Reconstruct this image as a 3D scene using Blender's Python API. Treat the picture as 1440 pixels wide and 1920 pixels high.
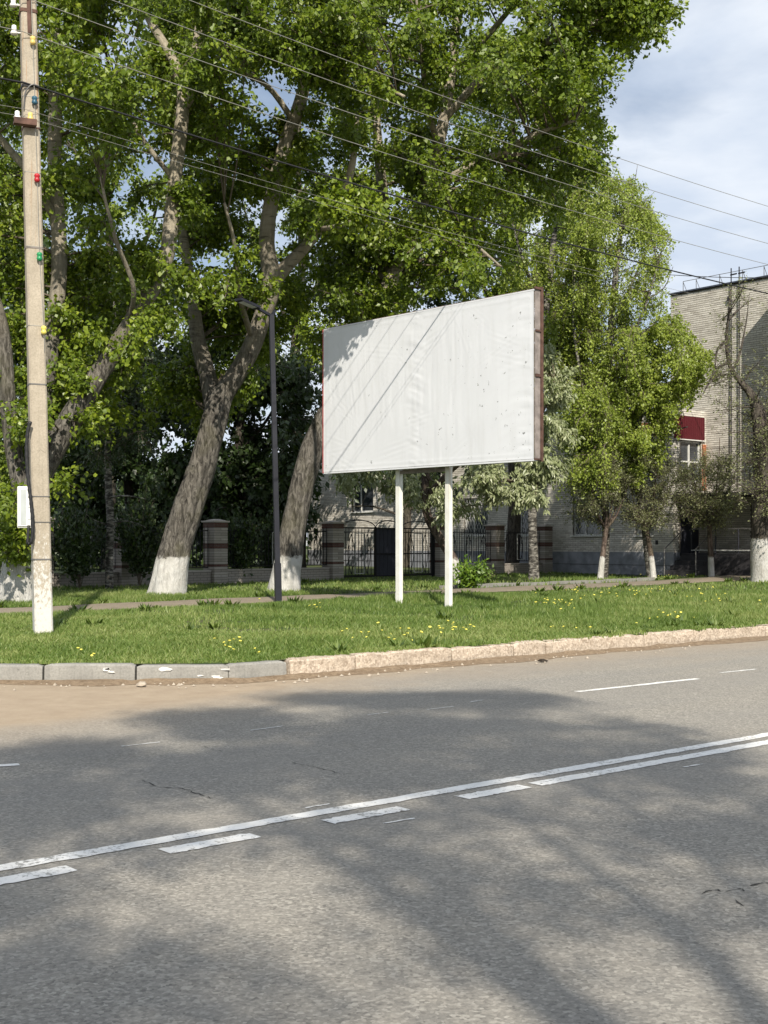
import bpy, math, random
import numpy as np
from mathutils import Vector, Matrix

SC = bpy.context.scene
COL = SC.collection
for o in list(bpy.data.objects):
    bpy.data.objects.remove(o, do_unlink=True)
rng = np.random.default_rng(7)
random.seed(7)

# ------------------------------------------------------------------ camera
F = 2380.0          # focal length in pixels of the 1440 px wide photograph
CX, HY = 720.0, 1020.0
CAMZ = 1.5
cam_d = bpy.data.cameras.new('camera')
cam = bpy.data.objects.new('camera', cam_d)
COL.objects.link(cam)
cam_d.sensor_fit = 'HORIZONTAL'
cam_d.sensor_width = 36.0
cam_d.lens = 36.0 * F / 1440.0
cam_d.shift_y = (HY - 960.0) / 1440.0
cam_d.clip_start = 0.1
cam_d.clip_end = 3000
cam.location = (0, 0, CAMZ)
cam.rotation_euler = (math.radians(90), 0, 0)
SC.camera = cam

# ------------------------------------------------------------------ light
SUN_EL = math.radians(38)
sun_h = np.array([0.14, -0.99]); sun_h /= np.linalg.norm(sun_h)
SUN = Vector((sun_h[0] * math.cos(SUN_EL), sun_h[1] * math.cos(SUN_EL), math.sin(SUN_EL)))
sl = bpy.data.lights.new('sun', 'SUN')
sl.energy = 5.0
sl.angle = math.radians(0.5)
sl.color = (1.0, 0.925, 0.80)
so = bpy.data.objects.new('sun', sl)
COL.objects.link(so)
so.rotation_euler = SUN.to_track_quat('Z', 'Y').to_euler()
so.location = (0, -20, 40)

W = bpy.data.worlds.new('World')
SC.world = W
W.use_nodes = True
wn = W.node_tree.nodes; wl = W.node_tree.links
wn.clear()
w_out = wn.new('ShaderNodeOutputWorld')
w_bg = wn.new('ShaderNodeBackground')
sky = wn.new('ShaderNodeTexSky')
sky.sky_type = 'NISHITA'
sky.sun_disc = False
sky.sun_elevation = SUN_EL
sky.sun_rotation = math.atan2(SUN.x, SUN.y)
sky.altitude = 150
sky.air_density = 1.0
sky.dust_density = 0.6
sky.ozone_density = 1.5
tc = wn.new('ShaderNodeTexCoord')
sep = wn.new('ShaderNodeSeparateXYZ'); wl.new(tc.outputs['Generated'], sep.inputs[0])
def wmath(op, a, b=None):
    n = wn.new('ShaderNodeMath'); n.operation = op
    for i, v in enumerate((a, b)):
        if v is None: continue
        if isinstance(v, (int, float)): n.inputs[i].default_value = v
        else: wl.new(v, n.inputs[i])
    return n.outputs[0]
zc = wmath('ADD', wmath('MAXIMUM', sep.outputs[2], 0.0), 0.10)
cmb = wn.new('ShaderNodeCombineXYZ')
wl.new(wmath('DIVIDE', sep.outputs[0], zc), cmb.inputs[0])
wl.new(wmath('DIVIDE', sep.outputs[1], zc), cmb.inputs[1])
cmb.inputs[2].default_value = 3.7
nz = wn.new('ShaderNodeTexNoise')
nz.inputs['Scale'].default_value = 1.15
nz.inputs['Detail'].default_value = 7
nz.inputs['Roughness'].default_value = 0.56
nz.inputs['Distortion'].default_value = 0.35
wl.new(cmb.outputs[0], nz.inputs['Vector'])
cr = wn.new('ShaderNodeValToRGB')
cr.color_ramp.elements[0].position = 0.30; cr.color_ramp.elements[0].color = (0.22, 0.22, 0.22, 1)
cr.color_ramp.elements[1].position = 0.52; cr.color_ramp.elements[1].color = (0.92, 0.92, 0.92, 1)
wl.new(nz.outputs['Fac'], cr.inputs[0])
cc = wn.new('ShaderNodeValToRGB')
cc.color_ramp.elements[0].position = 0.40; cc.color_ramp.elements[0].color = (7.3, 8.2, 9.6, 1)
cc.color_ramp.elements[1].position = 0.72; cc.color_ramp.elements[1].color = (10.6, 11.0, 11.5, 1)
nz2 = wn.new('ShaderNodeTexNoise')
nz2.inputs['Scale'].default_value = 2.6; nz2.inputs['Detail'].default_value = 6
wl.new(cmb.outputs[0], nz2.inputs['Vector'])
wl.new(nz2.outputs['Fac'], cc.inputs[0])
mx = wn.new('ShaderNodeMix'); mx.data_type = 'RGBA'
wl.new(cr.outputs[0], mx.inputs['Factor'])
wl.new(sky.outputs[0], mx.inputs['A'])
wl.new(cc.outputs[0], mx.inputs['B'])
wl.new(mx.outputs['Result'], w_bg.inputs['Color'])
w_bg.inputs['Strength'].default_value = 0.076
wl.new(w_bg.outputs[0], w_out.inputs[0])

vs = SC.view_settings
vs.view_transform = 'Standard'
vs.look = 'None'
vs.exposure = 0.36
vs.gamma = 1.0
vs.use_curve_mapping = False
SC.cycles.max_bounces = 4
SC.cycles.diffuse_bounces = 2
SC.cycles.transmission_bounces = 4
SC.cycles.transparent_max_bounces = 4
SC.cycles.use_denoising = True

# ------------------------------------------------------------------ helpers
def gx(px, d): return (px - CX) / F * d
def P(px, py, d): return np.array([gx(px, d), d, CAMZ + (HY - py) / F * d])

def ss(x, a, b):
    t = np.clip((np.asarray(x, float) - a) / (b - a), 0, 1)
    return t * t * (3 - 2 * t)

def vnoise(p, seed=0):
    """smooth value noise on an (N,3) array, 0..1"""
    p = np.asarray(p, float)
    i = np.floor(p).astype(np.int64); f = p - i; f = f * f * (3 - 2 * f)
    def h(a):
        n = (a[:, 0] * 73856093) ^ (a[:, 1] * 19349663) ^ (a[:, 2] * 83492791) ^ (seed * 2654435)
        n = (n ^ (n >> 13)) * 1274126177
        n = n & 0x7fffffff
        n = (n ^ (n >> 11)) & 0xffff
        return n / 65535.0
    r = 0
    for dx in (0, 1):
        for dy in (0, 1):
            for dz in (0, 1):
                w = (f[:, 0] if dx else 1 - f[:, 0]) * (f[:, 1] if dy else 1 - f[:, 1]) * (f[:, 2] if dz else 1 - f[:, 2])
                r = r + w * h(i + np.array([dx, dy, dz]))
    return r

def fbm(p, seed=0, oct=3):
    r = 0; a = 0.5; q = np.asarray(p, float)
    for k in range(oct):
        r = r + a * vnoise(q, seed + k); q = q * 2.03; a *= 0.5
    return r

def np_mesh(name, verts, faces, mats=(), midx=None, attr=None, smooth=False):
    """faces: list of (M,k) integer arrays"""
    me = bpy.data.meshes.new(name)
    verts = np.asarray(verts, np.float32)
    faces = [np.asarray(f, np.int32) for f in faces if len(f)]
    me.vertices.add(len(verts)); me.vertices.foreach_set('co', verts.ravel())
    idx = np.concatenate([f.ravel() for f in faces])
    tot = np.concatenate([np.full(len(f), f.shape[1], np.int32) for f in faces])
    st = np.concatenate([[0], np.cumsum(tot)[:-1]]).astype(np.int32)
    me.loops.add(len(idx)); me.loops.foreach_set('vertex_index', idx)
    me.polygons.add(len(tot)); me.polygons.foreach_set('loop_start', st)
    if midx is not None: me.polygons.foreach_set('material_index', np.asarray(midx, np.int32))
    if smooth: me.polygons.foreach_set('use_smooth', np.ones(len(tot), bool))
    else: me.polygons.foreach_set('use_smooth', np.zeros(len(tot), bool))
    for m in mats: me.materials.append(m)
    if attr is not None:
        a = me.attributes.new('tone', 'FLOAT', 'FACE'); a.data.foreach_set('value', np.asarray(attr, np.float32))
    me.update(calc_edges=True)
    return me

class MB:
    """collects shapes into one mesh"""
    def __init__(s): s.v = []; s.f = {}; s.n = 0; s.order = []
    def add(s, v, f, m=0):
        v = np.asarray(v, float); f = np.asarray(f, int)
        s.order.append((f + s.n, m)); s.v.append(v); s.n += len(v)
    def box(s, c, size, R=None, m=0, taper=1.0):
        sx, sy, sz = np.array(size, float) / 2
        v = np.array([[-sx, -sy, -sz], [sx, -sy, -sz], [sx, sy, -sz], [-sx, sy, -sz],
                      [-sx * taper, -sy * taper, sz], [sx * taper, -sy * taper, sz], [sx * taper, sy * taper, sz], [-sx * taper, sy * taper, sz]])
        if R is not None: v = v @ np.asarray(R).T
        v = v + np.array(c, float)
        s.add(v, [[0, 3, 2, 1], [4, 5, 6, 7], [0, 1, 5, 4], [1, 2, 6, 5], [2, 3, 7, 6], [3, 0, 4, 7]], m)
    def tube(s, pts, r, sides=8, m=0, cap=True):
        pts = np.asarray(pts, float); r = np.broadcast_to(np.asarray(r, float), (len(pts),))
        v, f = tubes(pts[None], r[None], sides)
        s.add(v, f, m)
        if cap:
            n = len(pts)
            s.order.append((np.array([list(range(s.n - n * sides, s.n - n * sides + sides))[::-1]]), m))
            s.order.append((np.array([list(range(s.n - sides, s.n))]), m))
    def bar(s, a, b, w, h=None, m=0, up=(0, 0, 1)):
        a = np.array(a, float); b = np.array(b, float); h = w if h is None else h
        t = b - a; L = np.linalg.norm(t); t /= L
        up = np.array(up, float)
        if abs(t @ up) > 0.95: up = np.array([0, 1.0, 0])
        x = np.cross(up, t); x /= np.linalg.norm(x); y = np.cross(t, x)
        R = np.stack([t, x, y], 1)
        s.box((a + b) / 2, (L, w, h), R, m)
    def lathe(s, c, prof, sides=10, R=None, m=0):
        a = np.linspace(0, 2 * np.pi, sides, endpoint=False)
        v = np.concatenate([np.stack([r * np.cos(a), r * np.sin(a), np.full(sides, z)], 1) for r, z in prof])
        if R is not None: v = v @ np.asarray(R).T
        v = v + np.array(c, float)
        f = []
        for k in range(len(prof) - 1):
            for j in range(sides):
                j2 = (j + 1) % sides
                f.append([k * sides + j, k * sides + j2, (k + 1) * sides + j2, (k + 1) * sides + j])
        s.add(v, f, m)
        n = len(prof) * sides; b = s.n - n
        s.order.append((np.array([list(range(b, b + sides))[::-1]]), m))
        s.order.append((np.array([list(range(s.n - sides, s.n))]), m))
    def mesh(s, name, mats, smooth=False):
        me = bpy.data.meshes.new(name)
        v = np.concatenate(s.v)
        faces = []; mi = []
        for f, m in s.order:
            faces.extend(f.tolist()); mi.extend([m] * len(f))
        me.from_pydata(v.tolist(), [], faces)
        for mm in mats: me.materials.append(mm)
        me.polygons.foreach_set('material_index', mi)
        me.polygons.foreach_set('use_smooth', [smooth] * len(faces))
        me.update()
        return me
    def build(s, name, mats, parent=None, smooth=False):
        if not isinstance(mats, (list, tuple)): mats = [mats]
        return obj(name, s.mesh(name, mats, smooth), parent)

def tubes(paths, radii, sides, twist=None):
    """paths (N,K,3), radii (N,K) -> verts, quads"""
    N, K, _ = paths.shape
    t = np.gradient(paths, axis=1)
    t /= np.linalg.norm(t, axis=2, keepdims=True) + 1e-9
    ref = np.zeros((N, 1, 3)); ref[..., 0] = 1.0
    bad = np.abs(t.mean(1)[:, 0]) > 0.75
    ref[bad] = np.array([0, 1.0, 0])
    x = np.cross(ref, t); x /= np.linalg.norm(x, axis=2, keepdims=True) + 1e-9
    y = np.cross(t, x)
    a = np.linspace(0, 2 * np.pi, sides, endpoint=False)
    ring = x[:, :, None, :] * np.cos(a)[None, None, :, None] + y[:, :, None, :] * np.sin(a)[None, None, :, None]
    if radii.ndim == 2: radii = radii[:, :, None]
    v = paths[:, :, None, :] + ring * radii[..., None]
    base = (np.arange(N) * K * sides)[:, None, None]
    k = (np.arange(K - 1) * sides)[None, :, None]
    j = np.arange(sides)[None, None, :]; j2 = (j + 1) % sides
    f = np.stack([base + k + j, base + k + j2, base + k + sides + j2, base + k + sides + j], -1)
    return v.reshape(-1, 3), f.reshape(-1, 4)

def obj(name, data, parent=None):
    o = bpy.data.objects.new(name, data); COL.objects.link(o)
    if parent is not None: o.parent = parent
    return o
def tag(o, label=None, cat=None, group=None, kind=None):
    if label: o['label'] = label
    if cat: o['category'] = cat
    if group: o['group'] = group
    if kind: o['kind'] = kind
    return o
def thing(name, label, cat, loc=(0, 0, 0), group=None):
    o = bpy.data.objects.new(name, None); COL.objects.link(o)
    o.empty_display_size = 0.2
    o.location = [float(c) for c in loc]
    return tag(o, label, cat, group)
def part(name, me, root):
    """part whose mesh is in world coordinates, under a root Empty"""
    o = obj(name, me, root)
    o.location = -root.location
    return o

def catmull(pts, step):
    pts = np.asarray(pts, float)
    if len(pts) < 3:
        n = max(2, int(np.linalg.norm(pts[-1, :3] - pts[0, :3]) / step) + 1)
        u = np.linspace(0, 1, n)[:, None]; return pts[0] * (1 - u) + pts[-1] * u
    ext = np.vstack([2 * pts[0] - pts[1], pts, 2 * pts[-1] - pts[-2]])
    out = []
    for i in range(1, len(ext) - 2):
        p0, p1, p2, p3 = ext[i - 1:i + 3]
        n = max(2, int(np.linalg.norm(p2[:3] - p1[:3]) / step))
        for u in np.linspace(0, 1, n, endpoint=False):
            out.append(0.5 * ((2 * p1) + (-p0 + p2) * u + (2 * p0 - 5 * p1 + 4 * p2 - p3) * u * u + (-p0 + 3 * p1 - 3 * p2 + p3) * u ** 3))
    out.append(pts[-1])
    return np.array(out)

def in_poly(px, py, poly):
    poly = np.asarray(poly, float); r = np.zeros(len(px), bool); n = len(poly); j = n - 1
    for i in range(n):
        xi, yi = poly[i]; xj, yj = poly[j]
        c = ((yi > py) != (yj > py)) & (px < (xj - xi) * (py - yi) / (yj - yi + 1e-12) + xi)
        r ^= c; j = i
    return r

# ------------------------------------------------------------------ materials
class NT:
    def __init__(s, name):
        s.m = bpy.data.materials.new(name); s.m.use_nodes = True
        s.t = s.m.node_tree; s.n = s.t.nodes; s.l = s.t.links
        s.n.clear()
        s.out = s.n.new('ShaderNodeOutputMaterial')
        s.b = s.n.new('ShaderNodeBsdfPrincipled')
        s.l.new(s.b.outputs[0], s.out.inputs[0])
        s.pos = s.n.new('ShaderNodeNewGeometry').outputs['Position']
    def link(s, v, inp):
        if hasattr(v, 'is_output'): s.l.new(v, inp)
        elif isinstance(v, (tuple, list)) and len(v) == 3 and inp.type == 'RGBA': inp.default_value = (*v, 1)
        else: inp.default_value = v
    def noise(s, scale, detail=4, rough=0.55, vec=None, dist=0.0):
        n = s.n.new('ShaderNodeTexNoise'); s.l.new(vec if vec is not None else s.pos, n.inputs['Vector'])
        n.inputs['Scale'].default_value = scale; n.inputs['Detail'].default_value = detail
        n.inputs['Roughness'].default_value = rough; n.inputs['Distortion'].default_value = dist
        return n.outputs['Fac']
    def voro(s, scale, vec=None, out='Distance', feature='F1'):
        n = s.n.new('ShaderNodeTexVoronoi'); n.feature = feature
        s.l.new(vec if vec is not None else s.pos, n.inputs['Vector']); n.inputs['Scale'].default_value = scale
        return n.outputs[out]
    def math(s, op, a, b=0.0, c=None):
        n = s.n.new('ShaderNodeMath'); n.operation = op
        s.link(a, n.inputs[0]); s.link(b, n.inputs[1])
        if c is not None: s.link(c, n.inputs[2])
        return n.outputs[0]
    def vmul(s, v, xyz):
        n = s.n.new('ShaderNodeVectorMath'); n.operation = 'MULTIPLY'
        s.l.new(v, n.inputs[0]); n.inputs[1].default_value = xyz
        return n.outputs[0]
    def dot(s, v, xyz):
        n = s.n.new('ShaderNodeVectorMath'); n.operation = 'DOT_PRODUCT'
        s.l.new(v, n.inputs[0]); n.inputs[1].default_value = xyz
        return n.outputs['Value']
    def ramp(s, f, stops):
        n = s.n.new('ShaderNodeValToRGB'); s.link(f, n.inputs[0])
        e = n.color_ramp.elements
        while len(e) < len(stops): e.new(0.5)
        for k, (p, c) in enumerate(stops):
            e[k].position = p
            if isinstance(c, (int, float)): c = (c, c, c)
            e[k].color = (*c, 1)
        return n.outputs[0]
    def mix(s, f, a, b, mode='MIX'):
        n = s.n.new('ShaderNodeMix'); n.data_type = 'RGBA'; n.blend_type = mode
        s.link(f, n.inputs['Factor']); s.link(a, n.inputs['A']); s.link(b, n.inputs['B'])
        return n.outputs['Result']
    def mapr(s, v, a, b, c=0.0, d=1.0):
        n = s.n.new('ShaderNodeMapRange'); s.link(v, n.inputs['Value'])
        for i, x in enumerate((a, b, c, d)): n.inputs[1 + i].default_value = x
        return n.outputs['Result']
    def bump(s, h, strength, dist=0.01):
        n = s.n.new('ShaderNodeBump'); s.link(h, n.inputs['Height'])
        n.inputs['Strength'].default_value = strength; n.inputs['Distance'].default_value = dist
        s.l.new(n.outputs[0], s.b.inputs['Normal']); return n.outputs[0]
    def attr(s, name='tone'):
        n = s.n.new('ShaderNodeAttribute'); n.attribute_name = name; return n.outputs['Fac']
    def rnd(s):
        return s.n.new('ShaderNodeObjectInfo').outputs['Random']
    def sepz(s):
        n = s.n.new('ShaderNodeSeparateXYZ'); s.l.new(s.pos, n.inputs[0]); return n.outputs
    def fin(s, col, rough=0.8, metal=0.0, spec=0.3):
        s.link(col, s.b.inputs['Base Color']); s.link(rough, s.b.inputs['Roughness']); s.link(metal, s.b.inputs['Metallic'])
        s.b.inputs['Specular IOR Level'].default_value = spec
        return s.m

def simple(name, col, rough=0.7, metal=0.0, var=0.15, scale=6.0, bump=0.0, spec=0.3):
    t = NT(name)
    n = t.noise(scale, 5)
    c = t.mix(t.mapr(n, 0.3, 0.7), tuple(x * (1 - var) for x in col), tuple(min(1, x * (1 + var)) for x in col))
    if bump: t.bump(t.noise(scale * 12, 4), bump, 0.005)
    return t.fin(c, rough, metal, spec)

U2 = np.array([0.759, 0.651]); U2 /= np.linalg.norm(U2)      # road direction
N2 = np.array([-U2[1], U2[0]])                                # across the road, away from camera

def mat_asphalt():
    t = NT('asphalt')
    a = t.voro(64.0, out='Color')
    sp = t.n.new('ShaderNodeSeparateXYZ'); t.l.new(a, sp.inputs[0])
    fine = t.noise(55, 6, 0.75)
    big = t.noise(0.55, 5, 0.6)
    along = t.n.new('ShaderNodeCombineXYZ')
    t.l.new(t.math('MULTIPLY', t.dot(t.pos, (U2[0], U2[1], 0)), 0.12), along.inputs[0])
    t.l.new(t.math('MULTIPLY', t.dot(t.pos, (N2[0], N2[1], 0)), 1.1), along.inputs[1])
    lanes = t.noise(1.0, 4, 0.55, along.outputs[0])
    col = t.ramp(sp.outputs[0], [(0.0, (0.055, 0.052, 0.047)), (0.16, (0.175, 0.163, 0.142)), (0.65, (0.30, 0.277, 0.238)), (0.97, (0.54, 0.505, 0.44))])
    col = t.mix(0.5, col, t.ramp(fine, [(0.34, (0.085, 0.08, 0.072)), (0.5, (0.275, 0.255, 0.219)), (0.70, (0.46, 0.43, 0.37))]))
    col = t.mix(t.mapr(big, 0.35, 0.7, 0.0, 0.32), col, (0.34, 0.31, 0.26))
    col = t.mix(t.mapr(lanes, 0.38, 0.62, 0.0, 0.35), col, (0.225, 0.217, 0.203))
    # tarry pits
    pit = t.voro(30.0, vec=t.vmul(t.pos, (1, 1, 1)))
    pm = t.math('MULTIPLY', t.math('LESS_THAN', pit, 0.15), t.math('GREATER_THAN', t.noise(7.0, 3), 0.54))
    stain = t.mapr(t.noise(0.33, 6, 0.68, dist=1.2), 0.54, 0.68, 0, 0.30)
    col = t.mix(stain, col, (0.15, 0.145, 0.135))
    wear = t.mapr(t.noise(2.4, 6, 0.7), 0.50, 0.72, 0, 0.30)
    col = t.mix(wear, col, (0.33, 0.305, 0.26))
    col = t.mix(t.math('MULTIPLY', pm, 0.6), col, (0.07, 0.067, 0.062))
    # sandy dust gathered along the far kerb and on the apron of the side street
    nd = t.dot(t.pos, (N2[0], N2[1], 0)); ud = t.dot(t.pos, (U2[0], U2[1], 0))
    edge = t.math('ADD', nd, t.math('MULTIPLY', t.math('SUBTRACT', t.noise(0.8, 5, 0.65), 0.5), 1.8))
    k1 = t.mapr(edge, 9.6, 11.3, 0.0, 0.85)
    side = t.math('ADD', t.math('SUBTRACT', nd, t.math('MULTIPLY', ud, 0.50)), t.math('MULTIPLY', t.math('SUBTRACT', t.noise(0.6, 5, 0.6), 0.5), 2.6))
    k2 = t.mapr(side, 5.6, 8.4, 0.0, 1.0)
    k2 = t.math('MULTIPLY', k2, t.mapr(nd, 8.2, 10.2, 0, 1))
    k = t.math('MINIMUM', t.math('ADD', t.math('MULTIPLY', k1, 0.75), k2), 1.0)
    sand = t.ramp(t.noise(3.0, 6, 0.7), [(0.3, (0.33, 0.245, 0.165)), (0.7, (0.45, 0.355, 0.25))])
    sand = t.mix(t.mapr(fine, 0.35, 0.7, 0.0, 0.5), sand, (0.30, 0.245, 0.175))
    col = t.mix(t.math('MULTIPLY', k, 0.9), col, sand)
    h = t.math('ADD', sp.outputs[0], t.math('MULTIPLY', fine, 1.2))
    t.bump(h, 0.9, 0.006)
    return t.fin(col, 0.82, 0, 0.35)

def mat_paint():
    t = NT('road_paint')
    worn = t.noise(28, 6, 0.75); w2 = t.noise(2.2, 4, 0.6)
    col = t.ramp(t.noise(7, 4), [(0.3, (0.68, 0.67, 0.64)), (0.7, (0.82, 0.81, 0.78))])
    k = t.math('ADD', worn, t.math('MULTIPLY', t.math('SUBTRACT', w2, 0.5), 0.45))
    col = t.mix(t.mapr(k, 0.545, 0.64, 0.0, 0.85), col, (0.19, 0.182, 0.165))
    t.bump(worn, 0.4, 0.003)
    return t.fin(col, 0.6, 0, 0.35)

def mat_leaf(name, dark, mid, light, trans=0.34, rough=0.42, spec=0.5):
    t = NT(name)
    c = t.ramp(t.attr(), [(0.0, dark), (0.55, mid), (1.0, light)])
    t.fin(c, rough, 0, spec)
    tr = t.n.new('ShaderNodeBsdfTranslucent')
    tc_ = t.mix(1.0, c, (1.25, 1.35, 0.55), 'MULTIPLY')
    t.l.new(tc_, tr.inputs['Color'])
    ms = t.n.new('ShaderNodeMixShader'); ms.inputs[0].default_value = trans
    t.l.new(t.b.outputs[0], ms.inputs[1]); t.l.new(tr.outputs[0], ms.inputs[2])
    t.l.new(ms.outputs[0], t.out.inputs[0])
    return t.m

def mat_bark(name, c0, c1, pale=None, wash=None, zfade=(5, 9), ring=True):
    """bark; pale = colour of the smooth upper bark; wash = height of lime wash on the trunk"""
    t = NT(name)
    st = t.vmul(t.pos, (9.0, 9.0, 2.4))
    n1 = t.noise(1.5, 7, 0.72, st, 0.9); n2 = t.noise(2.4, 4)
    col = t.ramp(n1, [(0.36, tuple(x * 0.28 for x in c0)), (0.47, c0), (0.60, tuple(x * 1.15 for x in c1))])
    z = t.sepz()[2]
    if pale is not None:
        st2 = t.vmul(t.pos, (2.0, 2.0, 14.0))
        marks = t.noise(1.2, 4, 0.6, st2, 0.4)
        pc = t.ramp(marks, [(0.33, tuple(x * 0.35 for x in pale)), (0.42, tuple(x * 0.85 for x in pale)), (0.7, pale)])
        zz = t.math('ADD', z, t.math('MULTIPLY', t.math('SUBTRACT', n2, 0.5), 3.0))
        col = t.mix(t.mapr(zz, zfade[0], zfade[1]), col, pc)
    moss = t.mapr(t.noise(1.3, 4), 0.52, 0.72, 0.0, 0.5)
    col = t.mix(moss, col, (0.10, 0.095, 0.05))
    if wash is not None:
        zz = t.math('ADD', z, t.math('MULTIPLY', t.math('SUBTRACT', t.noise(7, 4, 0.7), 0.5), 0.30))
        k = t.mapr(zz, wash + 0.03, wash - 0.03)
        flake = t.mapr(t.noise(1.6, 6, 0.72, t.vmul(t.pos, (14, 14, 4.0)), 0.5), 0.30, 0.40, 0.30, 1.0)
        col = t.mix(t.math('MULTIPLY', k, flake), col, t.ramp(t.noise(4, 4), [(0.3, (0.42, 0.405, 0.37)), (0.6, (0.57, 0.56, 0.535))]))
    t.bump(n1, 1.0, 0.06)
    return t.fin(col, 0.88, 0, 0.2)

def mat_birch():
    t = NT('birch_bark')
    st = t.vmul(t.pos, (5.0, 5.0, 16.0))
    m = t.noise(1.0, 5, 0.62, st, 0.7)
    col = t.ramp(m, [(0.45, (0.035, 0.032, 0.028)), (0.56, (0.19, 0.178, 0.158)), (0.78, (0.42, 0.405, 0.365))])
    t.bump(m, 0.6, 0.01)
    return t.fin(col, 0.8)

def mat_brick(name, stops, spec=0.25):
    t = NT(name)
    r = t.math('FRACT', t.math('ADD', t.attr(), t.rnd()))
    col = t.ramp(r, stops)
    col = t.mix(t.mapr(t.noise(1.1, 5, 0.6), 0.40, 0.75, 0, 0.35), col, (0.22, 0.20, 0.17))
    col = t.mix(t.mapr(t.noise(24, 5, 0.7), 0.45, 0.7, 0, 0.3), col, (0.25, 0.23, 0.2))
    t.bump(t.noise(60, 4), 0.4, 0.004)
    return t.fin(col, 0.9, 0, spec)

def mat_concrete(name, c0, c1, wash=None, rust=False):
    t = NT(name)
    n = t.noise(3.5, 6, 0.65); f = t.noise(45, 5, 0.7)
    col = t.ramp(n, [(0.3, c0), (0.7, c1)])
    col = t.mix(t.mapr(f, 0.4, 0.72, 0, 0.6), col, tuple(x * 0.6 for x in c0))
    ck = t.voro(5.0, vec=t.vmul(t.pos, (3.2, 3.2, 0.55)), feature='DISTANCE_TO_EDGE')
    col = t.mix(t.math('MULTIPLY', t.mapr(ck, 0.012, 0.004), t.mapr(t.noise(2.3, 3), 0.48, 0.60, 0, 0.6)), col, tuple(x * 0.35 for x in c0))
    st = t.noise(1.0, 4, 0.6, t.vmul(t.pos, (28, 28, 0.8)))
    col = t.mix(t.mapr(st, 0.55, 0.75, 0, 0.35), col, tuple(x * 0.55 for x in c0))
    if rust:
        z = t.sepz()[2]
        st3 = t.noise(1.0, 3, 0.5, t.vmul(t.pos, (22, 22, 0.35)))
        k = t.math('MULTIPLY', t.mapr(st3, 0.57, 0.66, 0, 0.75), t.math('MULTIPLY', t.mapr(z, 5.2, 5.9), t.mapr(z, 9.2, 8.3)))
        col = t.mix(k, col, (0.33, 0.15, 0.05))
    if wash is not None:
        z = t.sepz()[2]
        pat = t.noise(26, 7, 0.75, t.vmul(t.pos, (1, 1, 0.6)))
        zz = t.math('ADD', z, t.math('MULTIPLY', t.math('SUBTRACT', pat, 0.5), 5.5))
        k = t.mapr(zz, wash + 0.30, wash - 0.30)
        col = t.mix(t.math('MULTIPLY', k, 0.9), col, (0.60, 0.59, 0.56))
    t.bump(t.math('ADD', n, t.math('MULTIPLY', f, 0.6)), 0.5, 0.008)
    return t.fin(col, 0.88, 0, 0.25)

def mat_vinyl():
    t = NT('vinyl_sheet')
    n = t.noise(0.7, 4)
    col = t.ramp(n, [(0.3, (0.62, 0.633, 0.66)), (0.7, (0.67, 0.683, 0.71))])
    # scuffs where the white coat has flaked off, mostly towards one end
    z = t.sepz()
    fl = t.noise(9.0, 6, 0.75); zone = t.noise(1.3, 2)
    k = t.math('MULTIPLY', t.mapr(fl, 0.635, 0.655), t.mapr(t.math('ADD', zone, t.mapr(z[0], -1.3, 2.7, -0.12, 0.12)), 0.50, 0.58))
    dirt = t.noise(1.0, 5, 0.6, t.vmul(t.pos, (6, 6, 0.5)))
    col = t.mix(t.mapr(dirt, 0.52, 0.75, 0, 0.22), col, (0.42, 0.42, 0.40))
    col = t.mix(k, col, (0.14, 0.145, 0.14))
    t.bump(t.noise(5, 5, 0.6, t.vmul(t.pos, (1, 1, 0.4))), 0.25, 0.012)
    return t.fin(col, 0.5, 0, 0.35)

M = {}
M['asphalt'] = mat_asphalt()
M['paint'] = mat_paint()
M['crack'] = simple('crack_fill', (0.05, 0.047, 0.042), 0.95)
M['dirt'] = (lambda t: (t.bump(t.noise(30, 5), 0.9, 0.02), t.fin(t.ramp(t.noise(14, 6, 0.7), [(0.3, (0.13, 0.09, 0.055)), (0.7, (0.28, 0.21, 0.14))]), 0.95))[1])(NT('gutter_dirt'))
M['soil'] = (lambda t: t.fin(t.mix(t.mapr(t.noise(2.5, 5), 0.4, 0.65), (0.045, 0.075, 0.018), (0.085, 0.085, 0.035)), 0.95))(NT('lawn_soil'))
M['ground'] = simple('far_ground', (0.07, 0.09, 0.035), 0.95)
M['path'] = mat_concrete('path_asphalt', (0.22, 0.185, 0.14), (0.31, 0.26, 0.20))
M['kerb_grey'] = mat_concrete('kerb_concrete', (0.235, 0.228, 0.21), (0.325, 0.315, 0.288))
def mat_granite():
    t = NT('kerb_pink_granite')
    v = t.voro(42, out='Color'); s_ = t.n.new('ShaderNodeSeparateXYZ'); t.l.new(v, s_.inputs[0])
    col = t.ramp(s_.outputs[0], [(0, (0.32, 0.255, 0.195)), (0.4, (0.45, 0.37, 0.29)), (1, (0.57, 0.485, 0.39))])
    col = t.mix(t.mapr(t.noise(3, 5), 0.45, 0.7, 0, 0.4), col, (0.35, 0.295, 0.235))
    t.bump(t.math('ADD', s_.outputs[0], t.noise(18, 5)), 0.9, 0.015)
    return t.fin(col, 0.9, 0, 0.25)
M['kerb_pink'] = mat_granite()
M['chip'] = simple('old_white_paint', (0.62, 0.61, 0.58), 0.8)
M['pole'] = mat_concrete('pole_concrete', (0.345, 0.30, 0.235), (0.46, 0.405, 0.325), wash=1.0, rust=True)
M['steel_dark'] = simple('dark_painted_steel', (0.016, 0.017, 0.024), 0.5, 0.0, 0.2, 3)
M['steel_band'] = simple('galvanised_band', (0.16, 0.155, 0.15), 0.55, 0.6)
M['rust'] = simple('rusty_brown_steel', (0.10, 0.055, 0.042), 0.75, 0.1, 0.5, 7, 0.4)
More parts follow.
